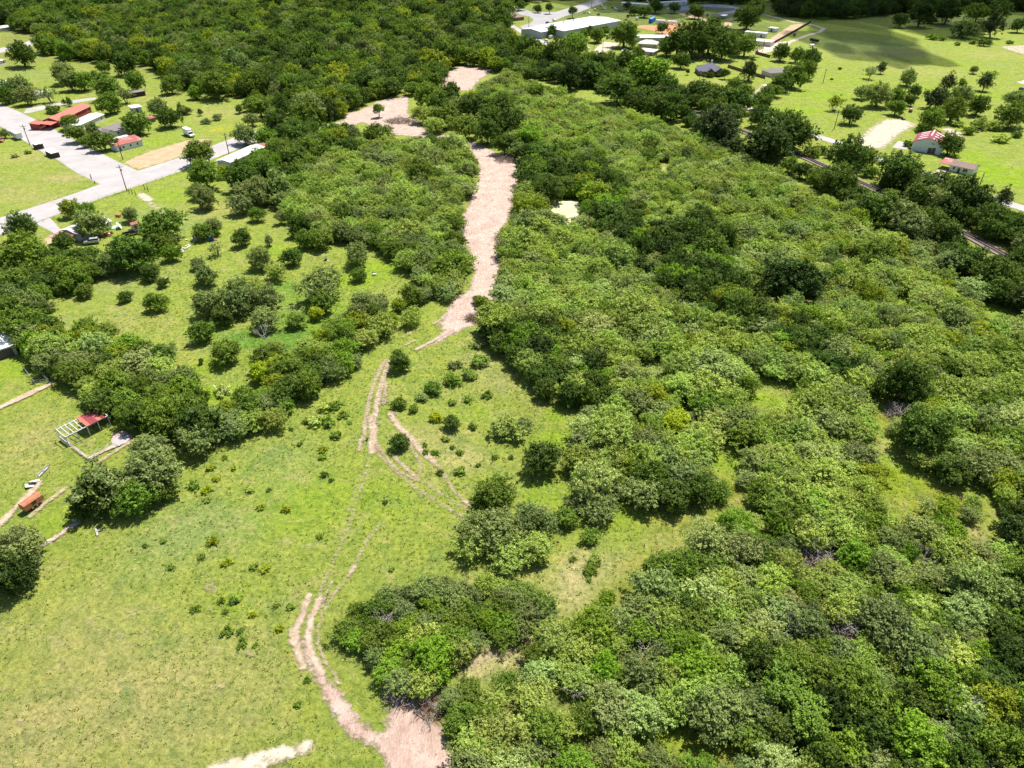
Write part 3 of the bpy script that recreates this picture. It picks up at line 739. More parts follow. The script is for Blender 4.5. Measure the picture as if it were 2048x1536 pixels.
link('door', DOOR, r, (-1.5, -2.52, .05), 0, (1.6, 1, 2.3))
wall_mesh('gy', 6, 4, 3.0, 2.0).build('wing_wall', W_BRICK, r, (L / 2 - 3.2, -2.0, 0))
roof_mesh('gy', 6, 8, 3.0, 2.2, .3).build('wing_roof', R_SLATE, r, (L / 2 - 3.2, -2.0, 0))
MB().box(.6, 1.6, 8, 8.8, 5.0, 8.2).build('chimney', TRIM_WHITE, r)
bld('shed', 'long pale flat roof behind the big trees of the brick house', 'shed', (1440, 84), (1540, 94), 10, 3.2, 'flat', 0, R_OFFW, W_CREAM, wins(4), lm='the long pale flat roof')
bld('mobile_home', 'white trailer home with three dark doors beside the board fence', 'mobile home', (1489, 72), (1530, 76), 5, 3.2, 'flat', 0, R_WHITE, W_WHITE, [('f', .2, 'd', 1.2, 2.2, 0), ('f', .5, 'd', 1.2, 2.2, 0), ('f', .8, 'd', 1.2, 2.2, 0)], lm='the white trailer home')
bld('shed', 'small white shed at the head of the brown plot', 'shed', (1536, 63), (1549, 65), 5, 3.0, 'flat', 0, R_WHITE, W_WHITE, [('f', .5, 'd', 1.5, 2.2, 0)])
bld('house', 'ramshackle grey-roofed house wrapped in dark trees and junk', 'house', (1540, 155), (1580, 152), 10, 2.8, 'hip', 1.8, R_GREY, W_CREAM, wins(2), lm='the ramshackle grey-roofed house')
r, L = bld('house', 'dark grey metal-roofed house with pale front porch beside blue truck', 'house', (1440, 38), (1483, 30), 10, 3.0, 'gx', 1.2, R_SLATE, W_CREAM, wins(2), lm='the dark metal-roofed house')
annex(r, 'porch_roof', (-L / 2 + 4, -3, 0), 8, 3, 2.8, 'mono', .3, R_WHITE, None, posts=TRIM_WHITE)
bld('mobile_home', 'long white mobile home behind the parked cars', 'mobile home', (1242, 12), (1296, 16), 6, 3, 'gx', .6, R_WHITE, W_WHITE, wins(4), lm='the long white mobile home by the car lot')
bld('mobile_home', 'far white mobile home at the top edge, half behind a tree', 'mobile home', (1320, 12), (1374, 9), 6, 3, 'gx', .6, R_WHITE, W_WHITE, wins(4))
bld('mobile_home', 'far pale mobile home at the very top beyond the warehouse road', 'mobile home', (1060, 4), (1090, 2), 7, 3, 'gx', .6, R_OFFW, W_CREAM, wins(2))
bld('house', 'pale roofed house almost hidden in the woods at the top', 'house', (770, 34), (800, 33), 9, 3, 'gx', 1.2, R_OFFW, W_CREAM, wins(2))
bld('house', 'grey roofed house peeping out of the woods left of the brick house', 'house', (884, 10), (925, 8), 12, 3, 'hip', 2.5, R_GREY, W_CREAM, wins(2))

# ------------------------------------------------------------------ vehicles
def wheel_mesh():
    ty = MB().tube((0, -.11, 0), (0, .11, 0), .34, n=14).mesh('tyre', RUBBER)
    rm = MB().tube((0, -.125, 0), (0, .125, 0), .19, n=10).mesh('rim', STEEL)
    return ty, rm
TYRE, RIM = wheel_mesh()
def wheels(root, xs, half, s=1.0, z=.34):
    for x in xs:
        for sy in (-1, 1):
            w = link('wheel', TYRE, root, (x, sy * half, z * s), 0, (s, s, s))
            link('rim', RIM, w)
def car_parts(kind):
    """body, cabin glass, roof, bumpers, lamps; nose to +x"""
    p = {}
    if kind == 'sedan':
        prof = [(-2.25, .35), (2.2, .35), (2.28, .62), (2.1, .8), (1.0, .95), (-1.5, .98), (-2.25, .9)]
        p['body'] = MB().prism(prof, -.86, .86)
        p['cabin_glass'] = MB().hexa([(-1.6, -.8, .97), (1.05, -.8, .95), (1.05, .8, .95), (-1.6, .8, .97)], [(-1.0, -.62, 1.4), (.3, -.62, 1.4), (.3, .62, 1.4), (-1.0, .62, 1.4)])
        p['roof'] = MB().hexa([(-1.02, -.64, 1.4), (.32, -.64, 1.4), (.32, .64, 1.4), (-1.02, .64, 1.4)], [(-.9, -.58, 1.46), (.2, -.58, 1.46), (.2, .58, 1.46), (-.9, .58, 1.46)])
        ax, fr = (-1.4, 1.4), 2.27
    elif kind == 'suv':
        prof = [(-2.4, .4), (2.35, .4), (2.42, .75), (2.3, 1.0), (1.1, 1.1), (-2.35, 1.12), (-2.42, .8)]
        p['body'] = MB().prism(prof, -.93, .93)
        p['cabin_glass'] = MB().hexa([(-2.32, -.87, 1.12), (1.05, -.87, 1.1), (1.05, .87, 1.1), (-2.32, .87, 1.12)], [(-2.1, -.72, 1.68), (.4, -.72, 1.68), (.4, .72, 1.68), (-2.1, .72, 1.68)])
        p['roof'] = MB().hexa([(-2.15, -.75, 1.68), (.42, -.75, 1.68), (.42, .75, 1.68), (-2.15, .75, 1.68)], [(-2.0, -.68, 1.78), (.3, -.68, 1.78), (.3, .68, 1.78), (-2.0, .68, 1.78)])
        ax, fr = (-1.45, 1.45), 2.4
    elif kind == 'pickup':
        p['body'] = MB().prism([(-.6, .45), (2.75, .45), (2.8, .85), (2.6, 1.08), (1.3, 1.16), (-.6, 1.16)], -.95, .95)
        bed = MB().box(-2.75, -.61, -.93, .93, .45, .62)
        bed.box(-2.75, -.61, -.95, -.85, .625, 1.14).box(-2.75, -.61, .85, .95, .625, 1.14).box(-2.8, -2.7, -.84, .84, .625, 1.12)
        p['cargo_bed'] = bed
        p['cabin_glass'] = MB().hexa([(-.55, -.88, 1.165), (1.25, -.88, 1.165), (1.25, .88, 1.165), (-.55, .88, 1.165)], [(-.4, -.72, 1.72), (.65, -.72, 1.72), (.65, .72, 1.72), (-.4, .72, 1.72)])
        p['roof'] = MB().hexa([(-.45, -.75, 1.721), (.68, -.75, 1.721), (.68, .75, 1.721), (-.45, .75, 1.721)], [(-.35, -.68, 1.82), (.55, -.68, 1.82), (.55, .68, 1.82), (-.35, .68, 1.82)])
        ax, fr = (-1.75, 1.75), 2.78
    else:  # van
        prof = [(-2.6, .4), (2.5, .4), (2.6, .8), (2.4, 1.15), (1.75, 1.35), (1.2, 2.05), (-2.5, 2.1), (-2.6, 1.8)]
        p['body'] = MB().prism(prof, -.95, .95)
        p['cabin_glass'] = MB().hexa([(1.3, -.9, 1.99), (1.3, .9, 1.99), (1.82, .9, 1.36), (1.82, -.9, 1.36)], [(1.34, -.9, 2.03), (1.34, .9, 2.03), (1.87, .9, 1.4), (1.87, -.9, 1.4)])
        p['roof'] = MB().box(-2.3, 1.0, -.7, .7, 2.1, 2.14)
        ax, fr = (-1.6, 1.6), 2.58
    return {k: v.mesh(k, GLASS if k == 'cabin_glass' else PAINT) for k, v in p.items()}, ax, fr
CARS = {k: car_parts(k) for k in ('sedan', 'suv', 'pickup', 'van')}
LAMP = MB().box(-.03, .05, -.17, .17, -.08, .08).mesh('headlight', TRIM_WHITE)
def car(kind, x, y, heading, col, label, group=None, name=None, cat=None, s=1.0):
    parts, ax, fr = CARS[kind]
    h = P(x + heading[0], y + heading[1]) - P(x, y)
    r = thing(name or {'sedan': 'parked_car', 'suv': 'parked_car', 'pickup': 'pickup_truck', 'van': 'parked_van'}[kind], label, cat or {'sedan': 'car', 'suv': 'car', 'pickup': 'pickup', 'van': 'van'}[kind], P(x, y, ZL[0] + .01), math.atan2(h.y, h.x), group)
    r.scale = (s, s, s)
    for k, me in parts.items():
        o = link(k, me, r)
        o['tint'] = list(col)
    for sy in (-1, 1):
        link('headlight', LAMP, r, (fr, sy * .62, .72))
    wheels(r, ax, .86, 1.0)
    return r
WH, SIL, BLK, GRY, RED, BLU, DRD, ORG = (.75, .75, .76), (.42, .43, .45), (.02, .02, .024), (.12, .125, .13), (.45, .03, .03), (.03, .12, .42), (.22, .03, .04), (.45, .16, .08)
car('pickup', 263, 469, (30, -8), BLK, 'black pickup truck parked on the grass by the tiny red shed')
car('suv', 184, 486, (-30, 4), SIL, 'grey station wagon parked in front of the white-roofed house')
car('sedan', 80, 246, (10, 6), BLK, 'dark car parked at the porch of the coral red roofed house')
car('sedan', 2, 282, (10, 4), RED, 'red car at the left edge beside the white camper')
car('suv', 306, 497, (20, -6), WH, 'white car half hidden under the trees below the black pickup')
car('sedan', 1821, 222, (4, -20), DRD, 'dark red car with white roof standing in the meadow')
car('sedan', 1950, 262, (20, 4), BLK, 'dark car parked by bushes beyond the red barn')
car('suv', 2044, 182, (10, 4), BLK, 'dark vehicle at the right edge of the lime meadow')
car('pickup', 1589, 71, (10, -6), GRY, 'small dark pickup on the dirt drive beside the long board fence')
car('pickup', 1250, 103, (-20, 1), WH, 'white pickup under the big tree near the parking pad')
car('pickup', 1415, 31, (6, -8), BLU, 'blue pickup beside the dark metal-roofed house')
car('sedan', 1463, 42, (20, -3), WH, 'white car on the round brown drive by the dark metal-roofed house')
car('sedan', 1375, 29, (20, 3), WH, 'white car on the brown yard below the long grey wall')
car('suv', 1465, 9, (20, 3), BLU, 'blue car on the far grey road at the top')
lot = [('suv', 1095, 47, GRY, 'dark car on the concrete left of the warehouse'), ('pickup', 1108, 41, WH, 'white pickup on the concrete left of the warehouse'), ('sedan', 1090, 59, GRY, 'grey car on the grass at the warehouse corner'),
       ('suv', 1094, 84, WH, 'white car behind the tree belt, lower one of two'), ('van', 1102, 76, WH, 'white van behind the tree belt below the warehouse'), ('sedan', 1175, 97, WH, 'white car near the parking pad below the warehouse'),
       ('sedan', 1215, 77, BLK, 'dark car beside the white one at the parking pad'), ('sedan', 1223, 77, WH, 'white car at the top of the parking pad'),
       ('sedan', 1169, 26, SIL, 'silver car behind the warehouse, leftmost of the lot'), ('sedan', 1178, 27, WH, 'white car behind the warehouse, second in the lot'), ('suv', 1190, 21, WH, 'white car in the lot beside the grey road'), ('pickup', 1207, 18, WH, 'white pickup in the middle of the car lot'),
       ('sedan', 1197, 30, BLK, 'black car directly behind the warehouse ridge'), ('sedan', 1203, 12, SIL, 'silver car at the back of the car lot'), ('sedan', 1225, 16, BLK, 'dark car at the far row of the lot'), ('suv', 1230, 19, WH, 'white car beside the dark one in the far row'), ('pickup', 1239, 21, SIL, 'silver pickup at the end of the far row'),
       ('suv', 1271, 24, SIL, 'silver car under the mobile home tree'), ('van', 1256, 34, BLK, 'dark van behind the warehouse by the grass'), ('sedan', 1253, 41, ORG, 'orange-brown car behind the warehouse corner'), ('van', 1274, 39, WH, 'white van left of the blue container'), ('suv', 1295, 5, WH, 'white car beside the long white mobile home')]
for i, (k, x, y, c, lb) in enumerate(lot):
    car(k, x, y, (10, (-3, 4, -6, 2)[i % 4]), c, lb, 'cars parked around the warehouse')

# white box truck
t = thing('box_truck', 'white box truck parked on the grass above the dry verge', 'truck', P(379, 272, .01), 0)
a, b = P(366, 262), P(396, 277)
t.rotation_euler.z = math.atan2(b.y - a.y, b.x - a.x)
MB().box(-4.6, 2.0, -1.2, 1.2, .9, 3.5).build('cargo_box', plain('truck_white', (.74, .74, .74), .45, .04), t)
MB().prism([(2.05, .6), (4.1, .6), (4.2, 1.2), (3.9, 1.5), (3.1, 1.6), (2.6, 2.5), (2.05, 2.5)], -1.05, 1.05).build('cab', MATS['truck_white'], t)
MB().hexa([(3.14, -.95, 1.62), (3.14, .95, 1.62), (2.66, .95, 2.45), (2.66, -.95, 2.45)], [(3.19, -.95, 1.65), (3.19, .95, 1.65), (2.71, .95, 2.48), (2.71, -.95, 2.48)]).build('windscreen', GLASS, t)
MB().box(-4.5, 4.0, -.9, .9, .5, .88).build('chassis', RUBBER, t)
wheels(t, (-3.0, 3.1), 1.05, 1.35)
landmark('the white box truck', t.location)
# camper trailer
def box_trailer(name, label, x, y, head, Lx, Wd, H, mat, cat='trailer', cr=.25, win=0, z0=.55, group=None, axles=(-.4, .5)):
    h = P(x + head[0], y + head[1]) - P(x, y)
    t = thing(name, label, cat, P(x, y, ZL[0] + .01), math.atan2(h.y, h.x), group)
    MB().prism([(-Wd / 2, z0), (Wd / 2, z0), (Wd / 2, H - cr), (Wd / 2 - cr, H), (-Wd / 2 + cr, H), (-Wd / 2, H - cr)], -Lx / 2, Lx / 2, 'x').build('body', mat, t)
    MB().tube((Lx / 2, 0, z0 + .1), (Lx / 2 + 1.2, 0, z0), .07).build('drawbar', RUBBER, t)
    for k in range(win):
        xx = -Lx / 2 + Lx * (k + .7) / (win + .4)
        for sy in (-1, 1):
            MB().box(xx - .45, xx + .45, sy * Wd / 2 - .02, sy * Wd / 2 + .02, H * .5, H * .5 + .65).build('window', GLASS, t)
    wheels(t, axles, Wd / 2 - .15, 1.0)
    landmark('the ' + label, t.location)
    return t
T_WHITE = plain('trailer_white', (.72, .72, .73), .45, .06)
T_RUST = plain('trailer_rust', (.36, .14, .07), .7, .2, 1.2, stain=(.50, .26, .16))
T_BLUE = plain('container_blue', (.015, .14, .42), .5, .1, 1, seams=2.5)
c = box_trailer('camper_trailer', 'white camper trailer with dark windows at the edge of the lawn', 35, 276, (20, 10), 8.5, 2.5, 3.1, T_WHITE, win=3)
MB().box(-1.5, -.5, -.5, .5, 3.1, 3.35).build('roof_unit', W_GREY, c)
box_trailer('horse_trailer', 'rusty orange horse trailer standing on the farm path', 67, 1012, (22, -15), 3.9, 1.75, 2.0, T_RUST, win=1, axles=(-.55, .35))
for x, y, lb in ((1321, 47, 'white cargo trailer next to the blue container'), (1344, 49, 'white cargo trailer farther right of the blue container')):
    box_trailer('cargo_trailer', lb, x, y, (20, 1), 8, 2.5, 3.0, T_WHITE, group='white trailers on orange earth')
box_trailer('cargo_trailer', 'black flat-roofed trailer on the edge of the shaded meadow', 1628, 84, (20, 5), 8, 2.5, 2.4, plain('trailer_black', (.03, .03, .035), .6, .1))
box_trailer('boat_trailer', 'white covered boat beside the black trailer', 1623, 93, (20, -4), 5, 1.8, 1.5, T_WHITE, cat='boat')
# shipping container
h = P(1317, 32) - P(1291, 47)
t = thing('shipping_container', 'bright blue shipping container beside the orange earth', 'container', P(1304, 44, .3), math.atan2(h.y, h.x))
MB().box(-7.5, 7.5, -1.4, 1.4, 0, 3.4).build('body', T_BLUE, t)
MB().box(-7.45, 7.45, -1.35, 1.35, 3.4, 3.46).build('roof', plain('container_roof', (.10, .28, .52), .5, .1), t)
for s in (-.7, .7):
    MB().box(-7.58, -7.5, s - .66, s + .66, .15, 3.25).build('door', T_BLUE, t)
landmark('the blue container', t.location)

# ------------------------------------------------------------------ street shelters, junk, farm things
for i, (A, B, lb) in enumerate((((61, 299), (82, 297), 'upper pale-roofed open shelter beside the side street'), ((85, 313), (115, 315), 'lower and larger pale-roofed open shelter beside the side street'))):
    m, rz, L = frame(A, B)
    m2, rz2, _ = frame((60, 292), (115, 318))
    s = thing('roadside_shelter', lb, 'shelter', m, rz2, 'shelters beside the side street')
    MB().box(-L / 2, L / 2, 0, .12, 0, 2.2).build('wall', W_DARK, s)
    MB().box(-L / 2, -L / 2 + .12, .125, 3, 0, 2.2).build('side_wall', W_DARK, s)
    MB().box(L / 2 - .12, L / 2, .125, 3, 0, 2.2).build('side_wall', W_DARK, s)
    b = [(-L / 2 - .2, -.3, 2.22), (L / 2 + .2, -.3, 2.22), (L / 2 + .2, 3.3, 2.6), (-L / 2 - .2, 3.3, 2.6)]
    MB().hexa(b, [(p[0], p[1], p[2] + .12) for p in b]).build('roof', R_OFFW, s)
    landmark('the ' + lb, m)
def junk(name, label, cat, x, y, pieces):
    t = thing(name, label, cat, P(x, y))
    for nm, mat, (cx, cy, cz), (dx, dy, dz), rot in pieces:
        o = MB().box(-dx / 2, dx / 2, -dy / 2, dy / 2, -dz / 2, dz / 2).build(nm, mat, t, (cx, cy, cz + dz / 2))
        o.rotation_euler = rot
    landmark('the ' + label, t.location)
    return t
ORW = plain('orange_scrap', (.42, .2, .1), .8, .3, 2)
TARP = plain('pale_green_tarp', (.40, .55, .45), .7, .1)
junk('scrap_heap', 'heap of orange and pale scrap beside the white-roofed house', 'scrap', 213, 470, [('board', ORW, (random.uniform(-2.6, 2.6), random.uniform(-1.8, 1.8), random.uniform(0, .3)), (random.uniform(.6, 2.4), random.uniform(.3, 1.0), random.uniform(.12, .4)), (random.uniform(-.3, .3), random.uniform(-.3, .3), random.uniform(0, 3))) for _ in range(14)] + [('board', TRIM_WHITE, (random.uniform(-3, 1), random.uniform(-2, 2), .3), (1.2, .8, .15), (.2, .1, random.uniform(0, 3))) for _ in range(5)])
junk('leaning_panel', 'white panel leaning upright on the lawn by the house', 'panel', 240, 457, [('sheet', TRIM_WHITE, (0, 0, 0), (.2, 3.0, 2.2), (0, -.5, .5))])
junk('tarpaulin', 'pale green tarpaulin spread beside the white-roofed house', 'tarpaulin', 223, 456, [('sheet', TARP, (0, 0, .0), (5, 3, .25), (0, 0, .3)), ('weight', TRIM_WHITE, (1.8, 1, .3), (.7, .4, .2), (0, 0, 1))])
junk('propane_tank', 'rusty red tank lying on the grass below the fence', 'tank', 237, 434, [('cylinder', T_RUST, (0, 0, .15), (1.9, .8, .8), (0, 0, -.2)), ('foot', W_DARK, (.6, 0, 0), (.15, .7, .14), (0, 0, 0)), ('foot', W_DARK, (-.6, 0, 0), (.15, .7, .14), (0, 0, 0))])
junk('play_frame', 'small blue play frame under the two trees', 'play frame', 424, 481, [('tower', plain('play_blue', (.02, .08, .35), .6, .1), (0, 0, 0), (1.4, 1.2, 1.8), (0, 0, .3)), ('slide', plain('play_red', (.4, .05, .03), .6, .1), (1.3, 0, .3), (1.8, .5, .1), (0, .5, 0))])
junk('stone_heap', 'line of pale rubble along the hedge by the two trees', 'rubble', 372, 492, [('stone', W_CREAM, (random.uniform(-2, 1.5), random.uniform(-7, 7), 0), (random.uniform(.3, .9), random.uniform(.3, .9), random.uniform(.2, .5)), (0, 0, random.uniform(0, 3))) for _ in range(26)])
junk('cut_log', 'white-ended stump lying on the lime grass clearing', 'log', 749, 551, [('trunk', W_CREAM, (0, 0, 0), (1.3, .6, .6), (0, .1, .2)), ('stub', W_DARK, (-.6, .3, .1), (.25, .25, .9), (.2, 0, 0))])
junk('tree_stump', 'dark stump among pale chips on the clearing', 'stump', 652, 521, [('trunk', W_DARK, (0, 0, 0), (.8, .8, .6), (0, 0, .4)), ('chip', TRIM_WHITE, (.7, -.3, 0), (.5, .4, .2), (0, 0, 1)), ('chip', DEADWOOD, (-.8, .4, 0), (.6, .3, .2), (0, 0, 2))])
junk('loose_tyre', 'black tyre lying at the edge of the gravel lot', 'tyre', 1806, 239, [('tread', RUBBER, (0, 0, 0), (1.7, 1.7, .9), (.5, 0, .4)), ('hub', STEEL, (0, -.3, .3), (.7, .7, .7), (.5, 0, .4))])
def ring(name, label, cat, x, y, rad, h, mat_rim, mat_in):
    t = thing(name, label, cat, P(x, y))
    mb = MB()
    n = 20
    for i in range(n):
        a, b = 2 * math.pi * i / n, 2 * math.pi * (i + 1) / n
        mb.tube((rad * math.cos(a), rad * math.sin(a), h), (rad * math.cos(b), rad * math.sin(b), h), .12, n=5)
    mb.build('rim', mat_rim, t)
    MB().add([(rad * .92 * math.cos(2 * math.pi * i / n), rad * .92 * math.sin(2 * math.pi * i / n), h - .06) for i in range(n)], [tuple(range(n))]).build('bed', mat_in, t)
    for i in range(6):
        a = i * math.pi / 3
        MB().tube((rad * math.cos(a), rad * math.sin(a), 0), (rad * math.cos(a), rad * math.sin(a), h - .1), .04).build('leg', STEEL, t)
    landmark('the ' + label, t.location)
ring('trampoline', 'round black trampoline with white rim beside the tree belt', 'trampoline', 170, 522, 2.3, .9, TRIM_WHITE, RUBBER)
ring('wading_pool', 'small dark blue round pool below the trampoline', 'pool', 187, 537, 2.0, .6, STEEL, plain('pool_blue', (.03, .08, .16), .2, .1))

# open shed and pen
a, b = P(139, 893), P(222, 850)
rz = math.atan2(b.y - a.y, b.x - a.x)
L = (b - a).length
pen = thing('cattle_shed', 'open cattle shed frame with red sheets on half its roof', 'shed', (a + b) / 2, rz)
WPOST = plain('pale_painted_timber', (.55, .57, .60), .6, .12)
D = 3.6
for x in np.linspace(-L / 2, L / 2, 5):
    for y in (0, D):
        MB().box(x - .08, x + .08, y - .08, y + .08, 0, 2.5 if y == 0 else 2.9).build('post', WPOST, pen)
for y, z in ((0, 2.5), (D, 2.9)):
    MB().box(-L / 2 - .1, L / 2 + .1, y - .09, y + .09, z, z + .16).build('beam', WPOST, pen)
for x in np.linspace(-L / 2, L / 2, 11):
    MB().hexa([(x - .06, -.2, 2.66), (x + .06, -.2, 2.66), (x + .06, D + .2, 3.06), (x - .06, D + .2, 3.06)], [(x - .06, -.2, 2.78), (x + .06, -.2, 2.78), (x + .06, D + .2, 3.18), (x - .06, D + .2, 3.18)]).build('rafter', WPOST, pen)
for i, x in enumerate(np.linspace(.3, L / 2 - 1.0, 5)):
    w = (L / 2 - 1.0) / 5 + .1
    b4 = [(x - w / 2, -.35, 2.8 + .012 * (i % 2)), (x + w / 2, -.35, 2.8 + .012 * (i % 2)), (x + w / 2, D + .35, 3.22 + .012 * (i % 2)), (x - w / 2, D + .35, 3.22 + .012 * (i % 2))]
    MB().hexa(b4, [(p[0], p[1], p[2] + .03) for p in b4]).build('roof_sheet', R_BARN if i % 3 else R_CORAL, pen)
MB().box(-L / 2 - .12, -L / 2 - .04, .1, D - .1, .2, 1.3).build('end_panel', WPOST, pen)
landmark('the cattle shed', pen.location)
block(pen.location, 6)
def rails(name, label, pts, h=1.3, mat=STEEL, nr=3, cat='fence', step=2.5, post=None):
    g = [P(*p) for p in pts]
    t = thing(name, label, cat, g[0])
    for i in range(len(g) - 1):
        a, b = g[i] - g[0], g[i + 1] - g[0]
        n = max(1, int((b - a).length / step))
        for k in range(n + (i == len(g) - 2)):
            p = a + (b - a) * k / n
            MB().tube((p.x, p.y, 0), (p.x, p.y, h + .05), .05 if post is None else post).build('post', mat, t)
        for k in range(nr):
            z = h * (k + 1) / nr
            MB().tube((a.x, a.y, z), (b.x, b.y, z), .025).build('rail', mat, t)
    landmark('the ' + label, g[0])
    return t
rails('pen_fence', 'low rail fence round the small pen in front of the cattle shed', [(148, 897), (178, 920), (208, 903), (222, 893)], 1.1, WPOST)
rails('stock_panels', 'galvanised livestock panels on the grass by the farm path', [(50, 742), (72, 771), (100, 768), (62, 731)], 1.5, STEEL, 3)
rails('wire_fence', 'thin dark wire fence along the lower side of the main road', [(66, 452), (108, 438), (150, 420), (215, 396), (262, 380), (312, 363), (366, 344)], 1.2, WOODPOLE, 2, step=3.2)
rails('farm_gate', 'dark timber gate posts in the fence below the main road', [(259, 387), (272, 391)], 1.9, WOODPOLE, 2, step=2, post=.12)
rails('farm_gate', 'tall dark gate post pair right of the road pole', [(290, 380), (297, 384)], 2.2, WOODPOLE, 1, step=2, post=.14)
rails('boundary_fence', 'low wire fence in front of the dark trees below the pool', [(195, 572), (235, 563), (285, 550), (330, 536)], 1.1, WOODPOLE, 2, step=3)
def board_fence(label, pts, h=1.9, mat=W_WOOD):
    g = [P(*p) for p in pts]
    t = thing('board_fence', label, 'fence', g[0])
    for i in range(len(g) - 1):
        a, b = g[i] - g[0], g[i + 1] - g[0]
        d = (b - a)
        n = max(1, int(round(d.length / 2.6)))
        nr = Vector((-d.y, d.x, 0)).normalized() * .04
        for k in range(n):
            p, q = a + d * k / n, a + d * (k + .985) / n
            MB().hexa([(*(p - nr)[:2], 0), (*(q - nr)[:2], 0), (*(q + nr)[:2], 0), (*(p + nr)[:2], 0)], [(*(p - nr)[:2], h), (*(q - nr)[:2], h), (*(q + nr)[:2], h), (*(p + nr)[:2], h)]).build('panel', mat, t)
    landmark('the ' + label, (g[0] + g[-1]) / 2)
FW = plain('fence_brown', (.19, .12, .085), .9, .2, 1)
board_fence('brown board fence between the orange earth and trailer home', [(1414, 56), (1445, 60), (1489, 68)], 2.4, FW)
board_fence('dark board fence in front of the rust-streaked house', [(1282, 122), (1300, 112), (1320, 104)], 2.0, FW)
board_fence('brown board fence right of the slate roofed house', [(1455, 135), (1480, 143), (1530, 158)], 2.0, FW)
board_fence('long dark board fence beside the brown plot', [(1548, 88), (1580, 70), (1622, 46)], 2.2, W_DARK)
board_fence('low brown board wall at the near end of the brown plot', [(1530, 86), (1548, 90)], 1.4, FW)
board_fence('long grey wall above the brown yard at the top', [(1360, 26), (1410, 18), (1470, 22)], 2.4, W_GREY)
board_fence('dark board fence below the long pale flat roof', [(1510, 108), (1540, 116)], 2.0, FW)
board_fence('short dark fence under the left tree belt', [(72, 590), (102, 573)], 1.6, W_DARK)
# troughs, boats and scrap on the farm
def hull(name, label, cat, x, y, head, L, w, h, mat):
    d = P(x + head[0], y + head[1]) - P(x, y)
    t = thing(name, label, cat, P(x, y), math.atan2(d.y, d.x))
    n = 10
    xs = np.linspace(-1, 1, n)
    vs, fs = [], []
    for q in xs:
        ww = w / 2 * (1 - max(0, q) ** 3 * .85)
        vs += [(q * L / 2, -ww * .7, 0), (q * L / 2, -ww, h), (q * L / 2, -ww * .82, h), (q * L / 2, -ww * .55, h * .4), (q * L / 2, ww * .55, h * .4), (q * L / 2, ww * .82, h), (q * L / 2, ww, h), (q * L / 2, ww * .7, 0)]
    for i in range(n - 1):
        for k in range(8):
            fs.append((i * 8 + k, i * 8 + (k + 1) % 8, (i + 1) * 8 + (k + 1) % 8, (i + 1) * 8 + k))
    fs += [tuple(range(7, -1, -1)), tuple(range((n - 1) * 8, n * 8))]
    MB().add(vs, fs).build('hull', mat, t)
    MB().box(-.2, .2, -w * .36, w * .36, h * .7, h * .78).build('thwart', mat, t)
    landmark('the ' + label, t.location)
hull('feed_trough', 'long pale metal trough lying on the pasture', 'trough', 90, 943, (22, -22), 3.4, .7, .5, STEEL)
hull('feed_trough', 'white trough under the edge of the dark oak', 'trough', 158, 1034, (16, -16), 2.6, .7, .5, TRIM_WHITE)
junk('wrecked_cart', 'tipped pale cart with a dark box beside the farm path', 'cart', 62, 972, [('bed', TRIM_WHITE, (0, -.3, .35), (1.5, .9, .12), (.2, .35, .6)), ('box', W_DARK, (.1, .2, .2), (.9, .6, .5), (0, 0, .6)), ('wheel', RUBBER, (-.7, -.3, 0), (.5, .15, .5), (0, 0, .6)), ('wheel', RUBBER, (.7, .4, 0), (.5, .15, .5), (0, 0, .6)), ('board', TRIM_WHITE, (.2, 1.2, .2), (1.7, .5, .1), (.1, .2, .7))])
junk('metal_sheet', 'white sheet propped over the brown rut below the oak', 'sheet', 95, 1086, [('sheet', TRIM_WHITE, (0, 0, .1), (1.7, .9, .08), (.5, 0, .6)), ('prop', W_DARK, (-.6, -.4, 0), (.1, .1, .6), (0, 0, 0))])
junk('cut_log', 'pale log lying beside the oak shade on the pasture', 'log', 194, 1065, [('trunk', DEADWOOD, (0, 0, 0), (.35, 2.4, .3), (0, 0, .6)), ('stub', DEADWOOD, (.3, .2, .2), (.7, .15, .15), (0, .3, .4))])

# ------------------------------------------------------------------ poles
def pole(x, y, h, label, arm=True, lamp=False, rz=0.4, name='utility_pole'):
    t = thing(name, label, 'pole', P(x, y), rz)
    MB().tube((0, 0, 0), (0, 0, h), .2, .13, 8).build('pole', WOODPOLE, t)
    if arm:
        MB().box(-1.2, 1.2, -.07, .07, h - .9, h - .75).build('crossarm', WOODPOLE, t)
        for q in (-1.05, -.35, .35, 1.05):
            MB().tube((q, 0, h - .75), (q, 0, h - .5), .05).build('insulator', STEEL, t)
    if lamp:
        MB().tube((0, 0, h - .2), (-1.6, -.4, h + .1), .05).build('lamp_arm', STEEL, t)
        MB().box(-2.1, -1.5, -.55, -.25, h, h + .18).build('lamp_head', TRIM_WHITE, t)
    else:
        MB().tube((.32, 0, h - 2.4), (.32, 0, h - 1.5), .24, n=8).build('transformer', STEEL, t) if h > 9 else None
    landmark('the ' + label, t.location)
pole(254, 382, 10.5, 'tall bare utility pole at the road junction')
pole(458, 308, 9.5, 'utility pole beside the long white-roofed mobile home')
pole(246, 320, 7.5, 'street lamp pole by the dry verge corner', False, True, 0.3, 'street_lamp')
pole(60, 290, 9.5, 'utility pole between the camper and the shelters')
pole(79, 90, 9, 'utility pole beside the short bent road at the upper left')
pole(1668, 259, 9.5, 'utility pole at the edge of the lime lawn by the lane')
pole(1646, 166, 8.5, 'utility pole on the meadow beside the ramshackle house')
pole(1397, 173, 9.5, 'thin utility pole on the lawn of the slate roofed house')
pole(1057, 62, 11, 'lamp pole on the concrete beside the brick house', False, True, 2.5, 'street_lamp')
pole(1183, 16, 11, 'utility pole beside the grey road behind the warehouse')
pole(1205, 106, 9, 'utility pole at the foot of the parking pad')
